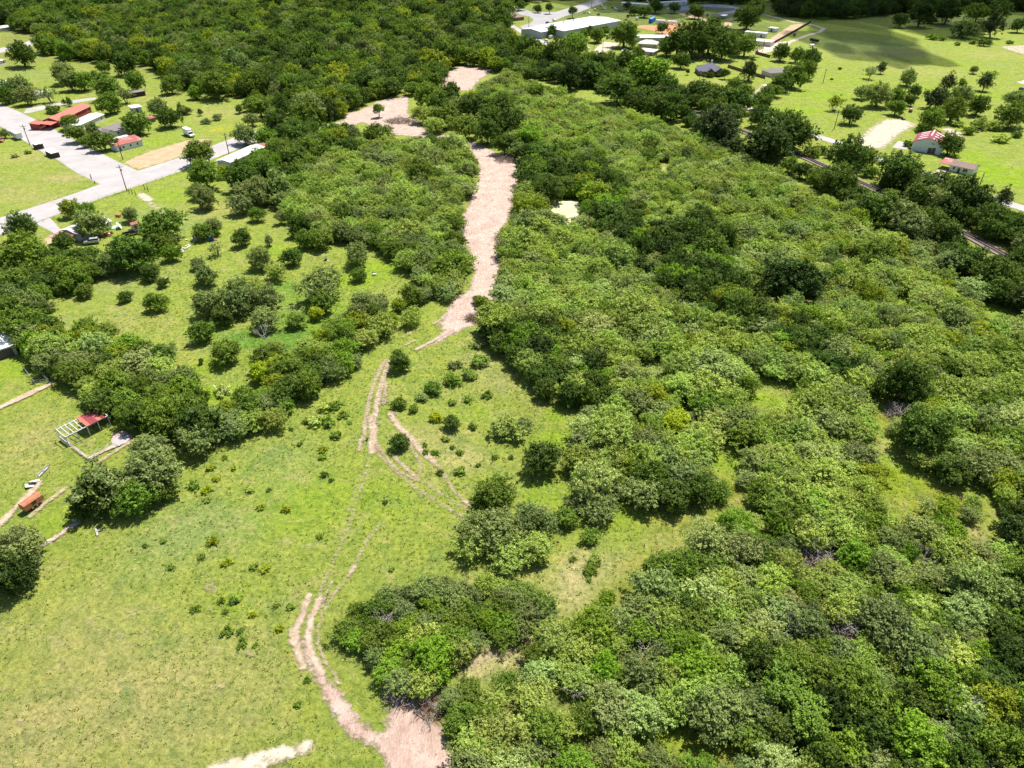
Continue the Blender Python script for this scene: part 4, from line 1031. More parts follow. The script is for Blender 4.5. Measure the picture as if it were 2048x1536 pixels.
pole(1188, 98, 8, 'short utility pole behind the tree belt near the parking pad')
pole(1525, 104, 8.5, 'utility pole on the sandy yard below the white trailer home')
pole(1960, 369, 5, 'small white yard lamp beside the lane in the lime meadow', False, True, .3, 'street_lamp')
pole(183, 358, 2.2, 'small sign post at the road junction corner', False, False, 0, 'sign_post')
pole(190, 367, 1.2, 'low brown marker post at the lawn corner', False, False, 0, 'marker_post')

# ------------------------------------------------------------------ trees: crowns of many small leaves, limbs inside
SPRAY = {'flat': 1.15, 'round': .85, 'cone': .7}
def crown_mesh(seed, n_lobe, n_leaf, leaf, zsq, lobe_r, kind):
    r = np.random.default_rng(seed)
    d = r.normal(size=(n_lobe * 4, 3))
    d /= np.linalg.norm(d, axis=1)[:, None]
    d = d[d[:, 2] > (-0.45 if kind != 'flat' else -0.25)][:n_lobe]
    n = len(d)
    lr = r.uniform(*lobe_r, n)
    off = r.uniform(0.45, 1.0, n) * (1 - lr * 0.75)
    az = np.arctan2(d[:, 1], d[:, 0])
    irr = 1 + .20 * np.sin(az * 2 + r.uniform(0, 6)) + .17 * np.sin(az * 3 + r.uniform(0, 6)) + r.normal(size=n) * .10
    c = d * (off * irr)[:, None]
    if kind == 'cone':
        c[:, :2] *= np.clip(1.05 - .55 * (c[:, 2:3] + .4), .3, 1.1)
    core = r.normal(size=(4, 3)) * .15
    c = np.vstack([c, core]); lr = np.append(lr, r.uniform(.45, .6, 4)); n += 4
    w = lr ** 2
    # twigs: short sprays of leaves standing out of every lobe, gaps between them
    per = 20
    ns = int(n_leaf * .78 / per)
    pick = r.choice(n, ns * 2, p=w / w.sum())
    e = r.normal(size=(ns * 2, 3))
    e[:, 2] += .35
    e /= np.linalg.norm(e, axis=1)[:, None]
    p0 = c[pick] + e * (lr[pick] * r.uniform(.62, .98, ns * 2))[:, None]
    ok = np.ones(ns * 2, bool)
    for i in range(n):
        dd = np.linalg.norm(p0 - c[i], axis=1) / lr[i]
        ok &= ~((dd < .62) & (pick != i))
    p0, e, pk = p0[ok][:ns], e[ok][:ns], pick[ok][:ns]
    ns = len(p0)
    q = e + r.normal(size=(ns, 3)) * .55 + np.array((0, 0, .3))
    q /= np.linalg.norm(q, axis=1)[:, None]
    ln = lr[pk] * r.uniform(.35, 1.0, ns) * SPRAY.get(kind, .8)
    tt = r.random((ns, per)) ** .8
    sp = p0[:, None] + q[:, None] * (ln[:, None] * tt)[..., None] + r.normal(size=(ns, per, 3)) * (leaf * .9)
    clump = r.random(ns) * .55 + .45 * r.random(n)[pk]
    p = sp.reshape(-1, 3)
    e = np.repeat(e, per, 0)
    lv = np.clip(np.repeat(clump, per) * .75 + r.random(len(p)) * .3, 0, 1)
    ni = n_leaf - len(p)
    pick = r.choice(n, ni, p=w / w.sum())
    e2 = r.normal(size=(ni, 3))
    e2 /= np.linalg.norm(e2, axis=1)[:, None]
    p = np.vstack([p, c[pick] + e2 * (lr[pick] * r.uniform(.5, .85, ni))[:, None]])
    e = np.vstack([e, e2])
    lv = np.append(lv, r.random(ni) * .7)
    k = len(p)
    p[:, 2] *= zsq
    nr = e * .5 + r.normal(size=(k, 3)) * .6 + np.array((0, 0, .55))
    nr /= np.linalg.norm(nr, axis=1)[:, None]
    t = np.cross(nr, r.normal(size=(k, 3)))
    t /= np.linalg.norm(t, axis=1)[:, None]
    b = np.cross(nr, t)
    s = leaf * r.uniform(.55, 1.45, k)[:, None]
    t, b = t * s, b * s * r.uniform(.45, .75, k)[:, None]
    v = np.stack([p - t, p - b * 1.0 + t * .1 , p + t, p + b + t * .1], 1).reshape(-1, 3)
    f = np.arange(4 * k).reshape(k, 4)
    me = mesh_np('crown', v, f, LEAF)
    a = me.attributes.new('lv', 'FLOAT', 'POINT')
    a.data.foreach_set('value', np.repeat(lv, 4).astype(np.float32))
    return me
CROWN = {
    'o': [crown_mesh(100 + i, 58, 10500, .042, .86, (.14, .36), 'round') for i in range(8)],
    'm': [crown_mesh(200 + i, 64, 10500, .036, .70, (.11, .29), 'flat') for i in range(10)],
    'c': [crown_mesh(300 + i, 46, 7000, .042, 1.15, (.15, .30), 'cone') for i in range(4)],
    's': [crown_mesh(400 + i, 34, 3600, .062, .70, (.18, .38), 'round') for i in range(4)],
    'w': [crown_mesh(500 + i, 16, 520, .14, .55, (.22, .45), 'flat') for i in range(4)],
}
CROWN['l'] = CROWN['o'][:3]
CROWN['p'] = [crown_mesh(600 + i, 44, 1700, .06, .70, (.14, .26), 'flat') for i in range(3)]       # thin, half bare
def limbs(seed, kind):
    """trunk and limbs in crown units: base z=0, crown centre z=1, crown radius 1"""
    r = random.Random(seed)
    mb = MB()
    n_st = 3 if kind in 'mp' else 1
    for s in range(n_st):
        a = r.uniform(0, 6.28)
        base = Vector((math.cos(a) * .06 * (n_st > 1), math.sin(a) * .06 * (n_st > 1), 0))
        mid = Vector((r.uniform(-.12, .12) + math.cos(a) * .2 * (n_st > 1), r.uniform(-.12, .12) + math.sin(a) * .2 * (n_st > 1), .55))
        w = .075 if n_st == 1 else .045
        mb.tube(base, mid, w, w * .7, 7)
        for k in range(5 if n_st == 1 else 3):
            t = a + k * 6.28 / 5 + r.uniform(-.4, .4)
            e = mid + Vector((math.cos(t) * r.uniform(.3, .55), math.sin(t) * r.uniform(.3, .55), r.uniform(.25, .6)))
            mb.tube(mid, e, w * .5, w * .25, 5)
            e2 = e + Vector((math.cos(t + .4) * .25, math.sin(t + .4) * .25, r.uniform(.1, .3)))
            mb.tube(e, e2, w * .25, w * .1, 4)
    return mb.mesh('trunk', BARK)
TRUNK = {'o': [limbs(i, 'o') for i in range(4)], 'm': [limbs(20 + i, 'm') for i in range(4)]}
DIMS = {'o': (.76, .9), 'm': (.68, .9), 'c': (.92, .85), 's': (.50, 1), 'w': (.34, 1), 'l': (1.3, 1), 'p': (.9, .9)}   # crown centre height / radius
TINT = {'D': (.088, .146, .020), 'M': (.150, .228, .026), 'L': (.320, .405, .080), 'G': (.210, .265, .080), 'Y': (.370, .440, .020), 'B': (.190, .310, .024), 'C': (.068, .098, .032), 'K': (.050, .086, .014), 'O': (.250, .310, .022), 'S': (.345, .415, .130), 'F': (.40, .42, .15)}
TONE = {'D': 'dark green', 'M': 'mid-green', 'L': 'pale green', 'G': 'grey-green', 'Y': 'yellow-green', 'B': 'bright green', 'C': 'blackish green', 'K': 'very dark', 'O': 'olive yellow', 'S': 'silvery green', 'F': 'pale yellow-flecked'}
SHAPE = {'o': 'broad tree', 'm': 'feathery tree', 'c': 'cedar', 's': 'shrub', 'w': 'weed clump', 'l': 'lawn tree', 'p': 'thin half-bare tree'}
NAME = {'o': 'broadleaf_tree', 'm': 'thicket_tree', 'c': 'cedar_tree', 's': 'shrub', 'w': 'weed_clump', 'l': 'lawn_tree', 'p': 'sparse_tree'}
CAT = {'o': 'tree', 'm': 'tree', 'c': 'tree', 's': 'shrub', 'w': 'weed', 'l': 'tree', 'p': 'tree'}
class T:
    __slots__ = ('x', 'y', 'R', 'k', 'tint', 'tc', 'px', 'py', 'app', 'zone', 'z')
def from_px(x, y, w, k, tc):
    t = T()
    v = (y - 768) / FPX
    R = w / 2 / pxm(y)
    for _ in range(3):
        zc = R * DIMS[k][0]
        R = w / 2 * (CAM_H - zc) / (FPX * (SP + v * CP))
    p = P(x, y, R * DIMS[k][0])
    t.x, t.y, t.R, t.k, t.tc = p.x, p.y, R, k, tc
    t.zone = None
    jitter(t)
    if k == 'w':
        t.tint = t.tint * (.8 if tc == 'Y' else 1.12)
    return t
def jitter(t, a=.16):
    c = np.array(TINT[t.tc])
    v = RNG.uniform(1 - a, 1 + a)
    t.tint = c * v * (1 + RNG.uniform(-.08, .08, 3) * np.array((1, .5, 1)))
    q = to_px((t.x, t.y, t.R * DIMS[t.k][0]))
    t.px, t.py, t.app = q[0], q[1], t.R / q[2]
# hand-placed: x y width, kind, tone
HAND = """
114 580 30 o M;168 583 34 o M;249 595 27 o D;325 566 24 o D;313 607 44 o M;412 553 48 o G;395 528 30 o G;412 612 62 o G;475 600 78 o G;405 665 52 o M;445 635 46 o D;500 580 62 m L;450 707 58 o M;402 722 15 c D;445 783 34 w F
714 510 54 o G;717 549 35 o M;584 515 43 o D;552 545 46 m L;520 520 52 o G;537 482 24 c G;640 570 96 m G;645 605 56 o M;632 628 34 o Y;532 600 62 o G;530 640 62 m G;592 642 38 o M;547 690 28 m L
532 718 62 o M;527 748 52 o Y;572 740 68 o M;617 690 52 m L;652 705 52 m L;662 742 62 m G;687 675 60 o M;667 658 50 o M;717 645 56 o O;732 677 52 m L;707 722 42 m G;732 612 72 m G;762 650 64 m L;797 610 36 o O;824 592 46 o M;847 588 42 m G;822 635 50 m L;572 782 70 o D;617 757 62 o D;527 815 62 m G;755 618 50 o G;690 640 44 m L
799 725 45 o D;864 777 40 s M;905 760 33 s M;938 748 34 s L;799 807 34 s M;844 795 24 s G;960 722 36 s L;902 845 36 o D;872 835 26 s Y;827 817 25 s M;797 885 38 o D;1015 857 64 s L;1045 850 40 s G
646 900 20 w Y;645 915 18 w B;648 950 19 w D;662 961 12 w D;672 872 25 w M;600 888 15 w M;582 858 13 w M;630 845 34 w L;655 845 30 w M;650 816 30 w L;672 812 30 w M;687 830 22 w M;537 980 13 w D;522 1015 18 w Y;572 1020 20 w Y;640 1072 17 w M;532 1138 23 w Y;700 845 12 w M;612 842 20 w M
422 935 20 w Y;467 937 15 w Y;412 980 23 w Y;387 972 25 w M;415 1000 18 w L;425 1083 25 w Y;402 1115 17 w M;452 1125 25 w Y;342 1135 19 w M;327 1082 15 w M;290 1092 13 w D;507 1135 19 w M;432 958 16 w Y;500 980 20 w L;375 900 16 w M;450 915 14 w M
390 1217 23 w M;467 1202 23 w D;442 1202 17 w M;450 1224 15 w M;455 1262 27 w M;481 1263 17 w D;485 1285 25 w M;505 1230 18 w Y;552 1212 15 w M;580 1214 20 w M;558 1257 20 w Y;510 1290 14 w M;615 1360 16 w M;595 1410 18 w M
770 1005 12 w D;783 1140 14 w M;920 905 18 w M;892 878 18 w M;945 855 20 w D;880 945 16 w D;920 943 26 w M;957 930 14 w D;990 915 16 w M;850 890 14 w M;1022 915 14 w D;850 905 16 w D;870 905 18 w M;905 895 12 w D;935 800 20 w M;975 790 22 w M;905 805 20 w M;910 730 28 w G;955 690 26 w G
990 985 92 m M;958 1010 40 m M;985 1062 110 m G;1065 1045 90 m G;945 1090 70 m L;1070 1095 80 m L;1020 1105 80 m L;1082 918 82 o D;1128 1035 46 o M;1180 1073 42 s M;1145 1118 17 w M;1190 1120 34 s L;1180 1140 26 s M;1178 1160 13 w M;1215 1195 35 s B;1150 1010 50 m G;1200 1020 70 m G;1230 980 50 m G
42 110 58 o D;127 147 52 o G;140 165 42 o G;165 165 42 o M;190 155 26 c M;207 135 28 o M;252 132 48 o D;270 165 42 o M;215 177 56 o M;217 210 46 o M;250 190 36 p G;342 172 40 o M;390 187 30 o B;432 172 66 o M;495 175 42 s G;315 217 40 o G;337 237 46 o D;272 250 50 o M;137 246 36 o M;152 268 44 o M;185 260 30 o G;205 283 48 o M;38 178 50 o G;52 192 46 o G;97 187 38 p S;138 205 16 c D;105 219 28 s M;490 272 44 o G;360 217 17 c M;400 225 14 c D;435 235 19 s G;370 222 26 s G;412 243 18 s G;478 218 19 c M;500 210 32 o M;503 240 32 o G;520 215 52 o M;12 192 40 o D;128 205 12 c D;170 285 26 o M;8 268 22 o G;515 205 40 o M
397 308 62 o M;410 352 72 o M;410 400 50 o G;397 385 38 o G;483 410 50 o G;485 355 72 o D;450 345 32 o Y;487 382 42 o G;140 418 46 o O;172 425 38 o M;182 452 60 o G;260 430 38 o G;45 455 56 o D;127 483 48 o D;322 457 82 o M;304 463 46 o G;405 465 40 o M;427 455 38 o G;482 477 44 o D;342 507 40 o B;432 497 34 p S;265 512 86 o D;217 530 52 o G;50 510 100 o M;105 520 62 o D;155 520 62 o M;237 512 50 o G;320 485 50 o M;515 430 36 o M;560 432 26 l G;545 330 48 o B;530 275 44 o B;300 545 40 o D;55 305 14 w M;30 312 16 w F
30 570 72 o M;15 595 62 o G;60 607 62 o G;97 612 32 m G;42 650 92 o M;82 655 52 o M;150 545 62 o M;107 545 62 o M;140 565 32 m G;100 695 86 m L;130 707 62 m L;75 712 52 o M;190 695 76 m S;220 690 46 m L;162 730 72 m G;140 748 52 o M;282 725 72 m S;320 735 62 m L;215 750 62 m L;175 765 52 m L;225 775 82 o M;295 765 62 m G;205 812 72 o D;250 800 72 o M;315 795 62 o M;365 780 66 o B;370 820 72 o M;315 825 82 o M;275 838 62 o D;425 842 62 o G;470 838 52 o G;490 797 52 o M;505 818 62 o M;335 765 44 m G;255 760 50 m S;240 735 50 m L
332 842 92 o M;395 882 78 o G;410 845 52 o D;462 852 72 m G;495 845 62 m L;305 945 118 o G;200 975 122 p G;205 985 96 o D;267 1000 82 o M;322 985 52 o M;160 1022 52 o D;42 1105 108 o G;25 1150 92 o K;295 900 72 o G;545 840 60 m L;-40 1120 100 o G;30 1080 60 o G
1140 155 62 o K;1185 150 56 o D;1235 180 72 o D;1290 197 56 o D;1343 215 66 o D;1433 258 86 o C;1462 292 50 o C;1535 300 90 o K;1603 342 40 o D;1676 370 84 o D;1692 398 50 o D;1757 421 86 o D;1800 432 62 o G;1832 457 72 o G;1883 470 76 o D;1852 502 62 m G;1935 522 70 o D;1980 552 80 o D;2032 552 72 o D;2000 584 62 o D;2070 590 80 o D;1265 205 50 o D;1315 215 56 o D;1500 305 40 o D;1715 408 44 o D;1860 440 60 o D;1905 525 60 o G;2045 520 60 o D
1060 102 62 o D;1110 112 56 o D;1150 98 50 o M;1200 130 56 o D;1250 132 56 o D;1300 152 82 o B;1332 176 52 o D;1392 186 52 o D;1442 196 62 o D;1482 206 52 o D;1560 255 82 o D;1546 290 66 o K;1582 270 80 o D;1696 315 72 o D;1736 317 42 o M;1801 345 78 o D;1828 372 52 o D;1873 377 82 o D;1923 392 92 o D;1951 412 72 o K;1981 440 72 o D;2008 398 40 c C;2026 462 62 o D;2050 480 60 o D;1845 395 60 o D;1900 420 60 o K;1175 128 46 o M;1275 140 40 o M;1420 185 40 o M;1625 305 34 s L;1640 300 30 s M;1660 310 24 s M;1788 388 28 s L;1520 235 50 o D;1775 365 40 s M;1740 345 34 s M;1470 225 44 o D
1740 145 28 p S;1763 137 22 c C;1816 157 37 o G;1896 168 36 c C;1971 166 34 c C;1948 140 19 o G;1725 186 32 o G;1757 192 56 o G;1793 194 40 o M;1831 184 26 o D;1818 202 24 o D;1793 216 38 o M;1671 205 35 p O;1703 230 46 o D;1873 199 46 o C;1926 191 40 o G;1956 214 44 o D;1906 222 56 o M;1863 239 52 o M;1846 257 30 s M;2031 199 42 o G;2023 234 56 o M;2046 220 40 o D;1961 248 36 s L;1993 252 32 s L;1901 292 48 o D;1988 52 46 c C;2038 52 32 o D;1956 27 42 o M;1993 22 52 o D;1931 62 52 s G;1843 30 58 o K;1896 25 58 o K;1801 42 32 o D;1925 165 20 s M;1898 205 30 s G;1980 150 26 w L;1865 75 22 w M;1885 78 18 w M;1945 85 16 w M;1915 88 14 w M;1770 128 12 w G;2020 85 14 w M;1663 158 8 w M;1680 137 10 w M;1848 295 20 s M;1828 292 22 s D;1938 262 26 s M;1915 248 26 w L;2000 278 34 w L;2035 270 20 s M;1815 288 18 s D;1860 40 24 s D;1965 60 30 s G;1970 85 26 s M
1249 72 56 o M;1361 122 36 o D;1386 85 76 o D;1356 88 62 o D;1419 80 72 o D;1446 95 62 o D;1491 92 52 o M;1470 85 50 o D;1499 142 42 c C;1376 143 10 l D;1409 152 9 l D;1451 147 17 l D;1471 170 36 o M;1491 184 36 o M;1276 108 28 o M;1146 88 52 o B;1194 72 32 o M;1211 62 22 o M;1104 63 26 o D;1146 22 20 l D;1325 57 27 o D;1289 24 27 o D;1311 14 30 o D;1349 16 25 o D;1391 25 30 o D;1429 43 23 o D;1495 40 46 o D;1511 22 42 o D;1099 15 18 l D;1563 107 38 o D;1593 112 32 o M;1621 117 42 o D;1611 142 42 o M;1586 155 52 o M;1563 167 42 o D;1551 182 32 o M;1270 22 22 o D;1480 30 24 o M;1532 190 40 o M;1520 205 40 o D;1400 135 14 s D;1420 150 18 s D;1437 150 14 s D;1335 95 40 o D;1165 70 24 o M;1180 62 20 o D;1075 18 18 o D;1040 12 22 o D;1255 12 16 o D
1190 390 66 o O;1172 370 52 o O;1198 406 46 o O;1060 422 60 o O;1085 440 50 o G;1040 440 50 m G;1350 847 72 o Y;1592 565 112 o K;1700 712 46 o O;1772 722 46 o B;1810 768 102 o D;1850 872 112 o D;1905 942 68 o D;1962 922 52 o D;1742 972 46 m Y;1592 925 44 m Y;1600 960 40 m Y;1700 1000 70 m L;1380 1205 72 o D;1560 1380 112 o M;1610 1430 116 o M;1725 1395 116 o M;1862 1370 112 o B;1990 1410 100 o O;1832 1490 130 o B;1700 1505 90 o B;1790 745 60 m G;1855 1015 46 p S;1895 1010 56 m O;1940 1030 44 m G;1945 1005 40 m L;1470 1100 96 m G;1445 1125 70 m M;1520 1120 70 m D;2000 1180 70 o K;2040 1080 80 o K;1330 1130 56 m M;1300 1130 26 s M;1340 1160 50 m B;1380 1170 46 m O
1380 600 62 o D;1420 500 70 o D;1400 535 56 o D;1340 470 60 o D;1300 470 50 o O;1255 500 56 o D;1240 450 60 o D;1350 560 60 o B;1430 560 60 o K;1450 530 50 o D;1480 610 60 o M;1530 640 66 o D;1560 670 60 o D;1600 690 70 o D;1640 680 60 o D;1620 640 56 o B;1575 640 50 o O;1500 655 50 o D;1660 720 50 o D;1310 540 50 o G;1270 420 50 o D;1215 360 50 o D;1110 340 56 o D;1150 350 56 o D;1080 310 60 o D;1060 350 56 o M;1100 385 60 o D;1130 370 50 o M;1140 300 50 o M;1060 280 60 o B;1020 250 60 o D;1000 215 60 o D;950 215 62 o D;900 190 60 o D;860 195 60 o M;850 230 50 m L;890 235 56 o M;930 255 60 o M;975 265 60 o D;1010 290 52 o D;870 250 50 m L;940 200 40 o Y;985 240 56 o D;880 210 50 o M;915 215 46 o G;1000 170 40 m G
930 1440 80 m M;960 1500 100 m L;905 1400 56 m G;990 1405 70 m L;1065 1400 90 m L;1090 1460 90 m M;1080 1350 80 m S;1010 1370 60 m M;940 1390 60 m M;1120 1320 70 m L
980 640 62 o D;1020 660 66 o D;1060 670 62 o M;1100 690 62 o M;1130 660 60 o O;1040 710 60 o D;1090 730 56 o D;1130 745 60 o D;1170 750 60 o B;1090 780 50 o D;1140 790 60 o D;1210 800 60 o D;1170 700 56 m L;1000 690 50 o D;965 605 30 o O;955 600 22 o M;1215 760 50 o B;1180 830 56 m G
1180 890 82 m G;1240 870 76 m G;1290 890 80 o G;1330 920 76 o G;1370 950 82 m G;1300 960 80 o D;1400 980 76 o D;1260 930 70 m O;1200 940 66 m L;1190 900 50 m L;1440 985 50 m M;1350 990 70 o D;1170 960 56 m L
757 218 26 l M;742 270 40 s M;755 275 60 o M;700 300 44 o D;770 262 16 c D;660 290 50 o M;620 300 56 o M;680 275 46 o O;590 320 60 o D;560 300 50 o M;580 350 60 o D;520 330 40 o M;600 275 50 o D;650 310 44 o M;628 448 50 o G;610 480 44 o M;600 455 50 o D;640 480 50 o M;873 128 54 o O;860 150 40 o O
"""
trees = []
for ent in HAND.replace('\n', ';').split(';'):
    q = ent.split()
    if len(q) == 5:
        trees.append(from_px(float(q[0]), float(q[1]), float(q[2]), q[3], q[4]))
n_hand = len(trees)

# zones filled tree by tree (outline of the canopy)
GAPS = [CLEAR, CLEAR_B, CLEAR_C, MAIN, SIDE, LOWER,
        [(1720, 780), (1752, 790), (1772, 870), (1800, 930), (1850, 945), (1900, 965), (1960, 1000), (2000, 1040), (1940, 1090), (1880, 1060), (1840, 1030), (1790, 1045), (1760, 1010), (1745, 950), (1735, 880)],
        [(1500, 778), (1540, 765), (1562, 800), (1560, 835), (1520, 842)], [(1275, 735), (1335, 720), (1350, 770), (1310, 785)], [(1945, 600), (1995, 595), (2010, 640), (1955, 645)], [(1385, 910), (1440, 890), (1490, 920), (1470, 960), (1420, 940)],
        [(1085, 400), (1165, 400), (1165, 450), (1120, 455)], [(1315, 325), (1345, 325), (1350, 345), (1320, 350)], [(1680, 500), (1710, 505), (1700, 530), (1675, 525)], [(1285, 1460), (1400, 1460), (1480, 1500), (1430, 1540), (1320, 1520)], [(1770, 1390), (1800, 1400), (1800, 1440), (1780, 1440)], [(1010, 1430), (1035, 1435), (1035, 1470), (1010, 1470)], [(1790, 590), (1815, 590), (1815, 615), (1790, 615)]]
GAPS_G = [G(g) for g in GAPS]
ZONES = [
    ('creek', 3.9, (3.2, 4.8), 'o', 'DDKDDB', 'x', [(1045, 300), (1110, 315), (1210, 330), (1250, 390), (1275, 445), (1330, 470), (1400, 440), (1455, 480), (1460, 560), (1400, 590), (1330, 570), (1260, 520), (1215, 470), (1180, 440), (1160, 395), (1060, 395)]),
    ('creek', 3.9, (3.2, 4.6), 'o', 'DDKDBO', 'x', [(1400, 560), (1460, 570), (1550, 630), (1640, 640), (1690, 690), (1720, 750), (1650, 745), (1590, 710), (1490, 650), (1400, 625)]),
    ('creek', 3.7, (2.8, 4.2), 'o', 'DDKMDB', 'x', [(965, 630), (1020, 640), (1110, 660), (1160, 700), (1200, 750), (1230, 800), (1180, 815), (1120, 790), (1050, 735), (990, 690)]),
    ('creek', 3.6, (2.8, 4.2), 'o', 'DKKKDM', 'x', [(2000, 1060), (2060, 990), (2140, 990), (2140, 1300), (2020, 1330), (1990, 1250), (2010, 1150)]),
    ('creek', 3.6, (2.6, 3.8), 'o', 'DDKMBB', 'x', [(1500, 1340), (1600, 1330), (1760, 1350), (1770, 1440), (1760, 1560), (1640, 1520), (1530, 1470)]),
    ('creek', 3.6, (2.6, 3.8), 'o', 'DDKMBO', 'x', [(1800, 1420), (1900, 1360), (2050, 1340), (2140, 1380), (2140, 1600), (1820, 1600)]),
    ('hedge', 3.4, (2.4, 4.0), 'o', 'MMMGDLBO', 'x', [(60, 690), (130, 670), (200, 665), (280, 700), (335, 715), (345, 755), (400, 770), (430, 830), (500, 790), (530, 720), (580, 740), (630, 680), (700, 625), (760, 600), (790, 640), (730, 690), (680, 735), (600, 790), (500, 855), (420, 890), (360, 870), (280, 840), (200, 825), (165, 780), (90, 735)]),
    ('column', 3.6, (2.6, 4.4), 'o', 'MMMGDD', 'x', [(-60, 520), (90, 520), (185, 505), (190, 560), (110, 585), (70, 620), (100, 660), (115, 710), (60, 700), (30, 660), (-60, 660)]),
    ('junction', 4.0, (3.0, 4.6), 'o', 'MDDGB', 'x', [(470, 345), (560, 290), (610, 270), (700, 265), (720, 285), (640, 310), (600, 350), (590, 390), (520, 400), (480, 385)]),
    ('mid', 3.3, (3.0, 4.8), 'm', 'LLLLGMS', 'pale feathery tree in the thicket left of the cleared dirt strip', [(590, 330), (640, 285), (690, 285), (760, 285), (830, 285), (905, 290), (940, 325), (945, 360), (925, 400), (908, 440), (905, 470), (925, 510), (930, 560), (895, 585), (850, 575), (835, 545), (775, 500), (700, 470), (640, 470), (600, 440), (560, 400), (545, 370)]),
    ('east', 3.3, (2.5, 4.8), 'm', 'LLLLLLLLGSSSLMMGLLSLO', 'pale feathery tree in the broad thicket between dirt strip and railway', [(960, 190), (1010, 150), (1100, 185), (1230, 225), (1400, 275), (1490, 325), (1610, 385), (1750, 460), (1880, 540), (2000, 610), (2130, 690), (2130, 1010), (2010, 990), (1960, 960), (1880, 960), (1800, 920), (1770, 870), (1740, 880), (1750, 960), (1700, 1000), (1600, 1000), (1500, 960), (1400, 1000), (1250, 990), (1180, 1000), (1150, 930), (1160, 860), (1220, 820), (1180, 800), (1110, 770), (1040, 720), (985, 660), (1000, 610), (1015, 540), (1010, 490), (1040, 420), (1055, 340)]),
    ('south', 2.9, (2.2, 4.0), 'm', 'LLLMMGGSB', 'feathery tree in the scrub thicket filling the lower right', [(1420, 1090), (1470, 1030), (1510, 990), (1490, 950), (1560, 930), (1650, 960), (1740, 1010), (1800, 1045), (1880, 1065), (1960, 1100), (2060, 1010), (2140, 1010), (2140, 1660), (960, 1660), (930, 1520), (905, 1470), (885, 1430), (890, 1395), (960, 1355), (1040, 1320), (1090, 1290), (1140, 1270), (1190, 1240), (1260, 1215), (1290, 1180), (1330, 1140)]),
    ('clump', 2.2, (1.9, 3.0), 'm', 'LMMMGGB', 'scrubby tree of the clump above the brush pile and dirt turnaround', [(668, 1260), (700, 1222), (770, 1195), (850, 1185), (900, 1160), (960, 1165), (1010, 1160), (1060, 1195), (1100, 1215), (1100, 1240), (1050, 1255), (990, 1285), (930, 1315), (890, 1345), (860, 1370), (775, 1370), (750, 1330), (710, 1300)]),
    ('woods', 6.5, (4.5, 7.5), 'o', 'DDDMMMGKO', 'broad tree in the dense dark woods along the top left', [(-120, -30), (1010, -30), (1020, 30), (1000, 70), (1060, 95), (1090, 120), (1000, 130), (930, 128), (890, 138), (860, 165), (800, 190), (740, 205), (690, 220), (660, 235), (610, 235), (575, 190), (520, 175), (460, 180), (380, 165), (335, 140), (270, 112), (200, 112), (130, 108), (88, 98), (84, 62), (0, 40), (-120, 40)]),
    ('edge', 6.0, (3.5, 5.5), 'o', 'DDMG', 'broad tree at the meadow end of the dark woods', [(540, 200), (600, 195), (650, 235), (640, 250), (600, 270), (560, 275), (535, 250)]),
    ('topright', 7.5, (5, 8), 'o', 'KKDDC', 'dark tree in the shaded wood along the top right', [(1530, -30), (2140, -30), (2140, 22), (2010, 10), (1940, 8), (1860, 14), (1780, 18), (1700, 28), (1620, 26), (1560, 22)]),
    ('top', 9, (5, 7), 'o', 'DDMK', 'broad tree between the houses at the top edge', [(1000, -30), (1520, -30), (1520, 2), (1400, -2), (1240, -8), (1180, -12), (1060, -2), (1010, 5)]),
    ('belt', 5.0, (3.2, 5.0), 'o', 'DDDMKG', 'dark tree in the belt on both sides of the railway line', [(990, 120), (1060, 90), (1120, 115), (1200, 125), (1300, 160), (1400, 195), (1480, 235), (1440, 280), (1350, 225), (1250, 190), (1150, 160), (1030, 150)]),
    ('belt', 4.6, (3.2, 5.0), 'o', 'DDDMKG', 'dark tree in the belt on both sides of the railway line', [(1560, 320), (1640, 345), (1720, 390), (1800, 425), (1880, 455), (2000, 530), (2140, 590), (2140, 650), (2000, 590), (1880, 520), (1780, 450), (1650, 375)]),
    ('belt', 4.6, (3.0, 5.0), 'o', 'DDDMKG', 'dark tree in the belt on both sides of the railway line', [(1790, 340), (1850, 370), (1940, 385), (2000, 430), (2140, 480), (2140, 540), (2030, 490), (1940, 440), (1850, 405), (1790, 370)]),
]
railg = np.array([p[:2] for p in rl])
laneg = G(LANE)
occ = {}
CS = 5.0
def put(t):
    occ.setdefault((int(t.x // CS), int(t.y // CS)), []).append(t)
def near(x, y, dmin):
    n = int(dmin // CS) + 1
    i, j = int(x // CS), int(y // CS)
    for a in range(i - n, i + n + 1):
        for b in range(j - n, j + n + 1):
            for t in occ.get((a, b), ()):
                q = max(dmin, t.R * .85) if t.zone is None or t.zone[0] == 'creek' else dmin
                if (t.x - x) ** 2 + (t.y - y) ** 2 < q * q:
                    return True
    return False
for t in trees:
    if t.k not in 'w':
        put(t)
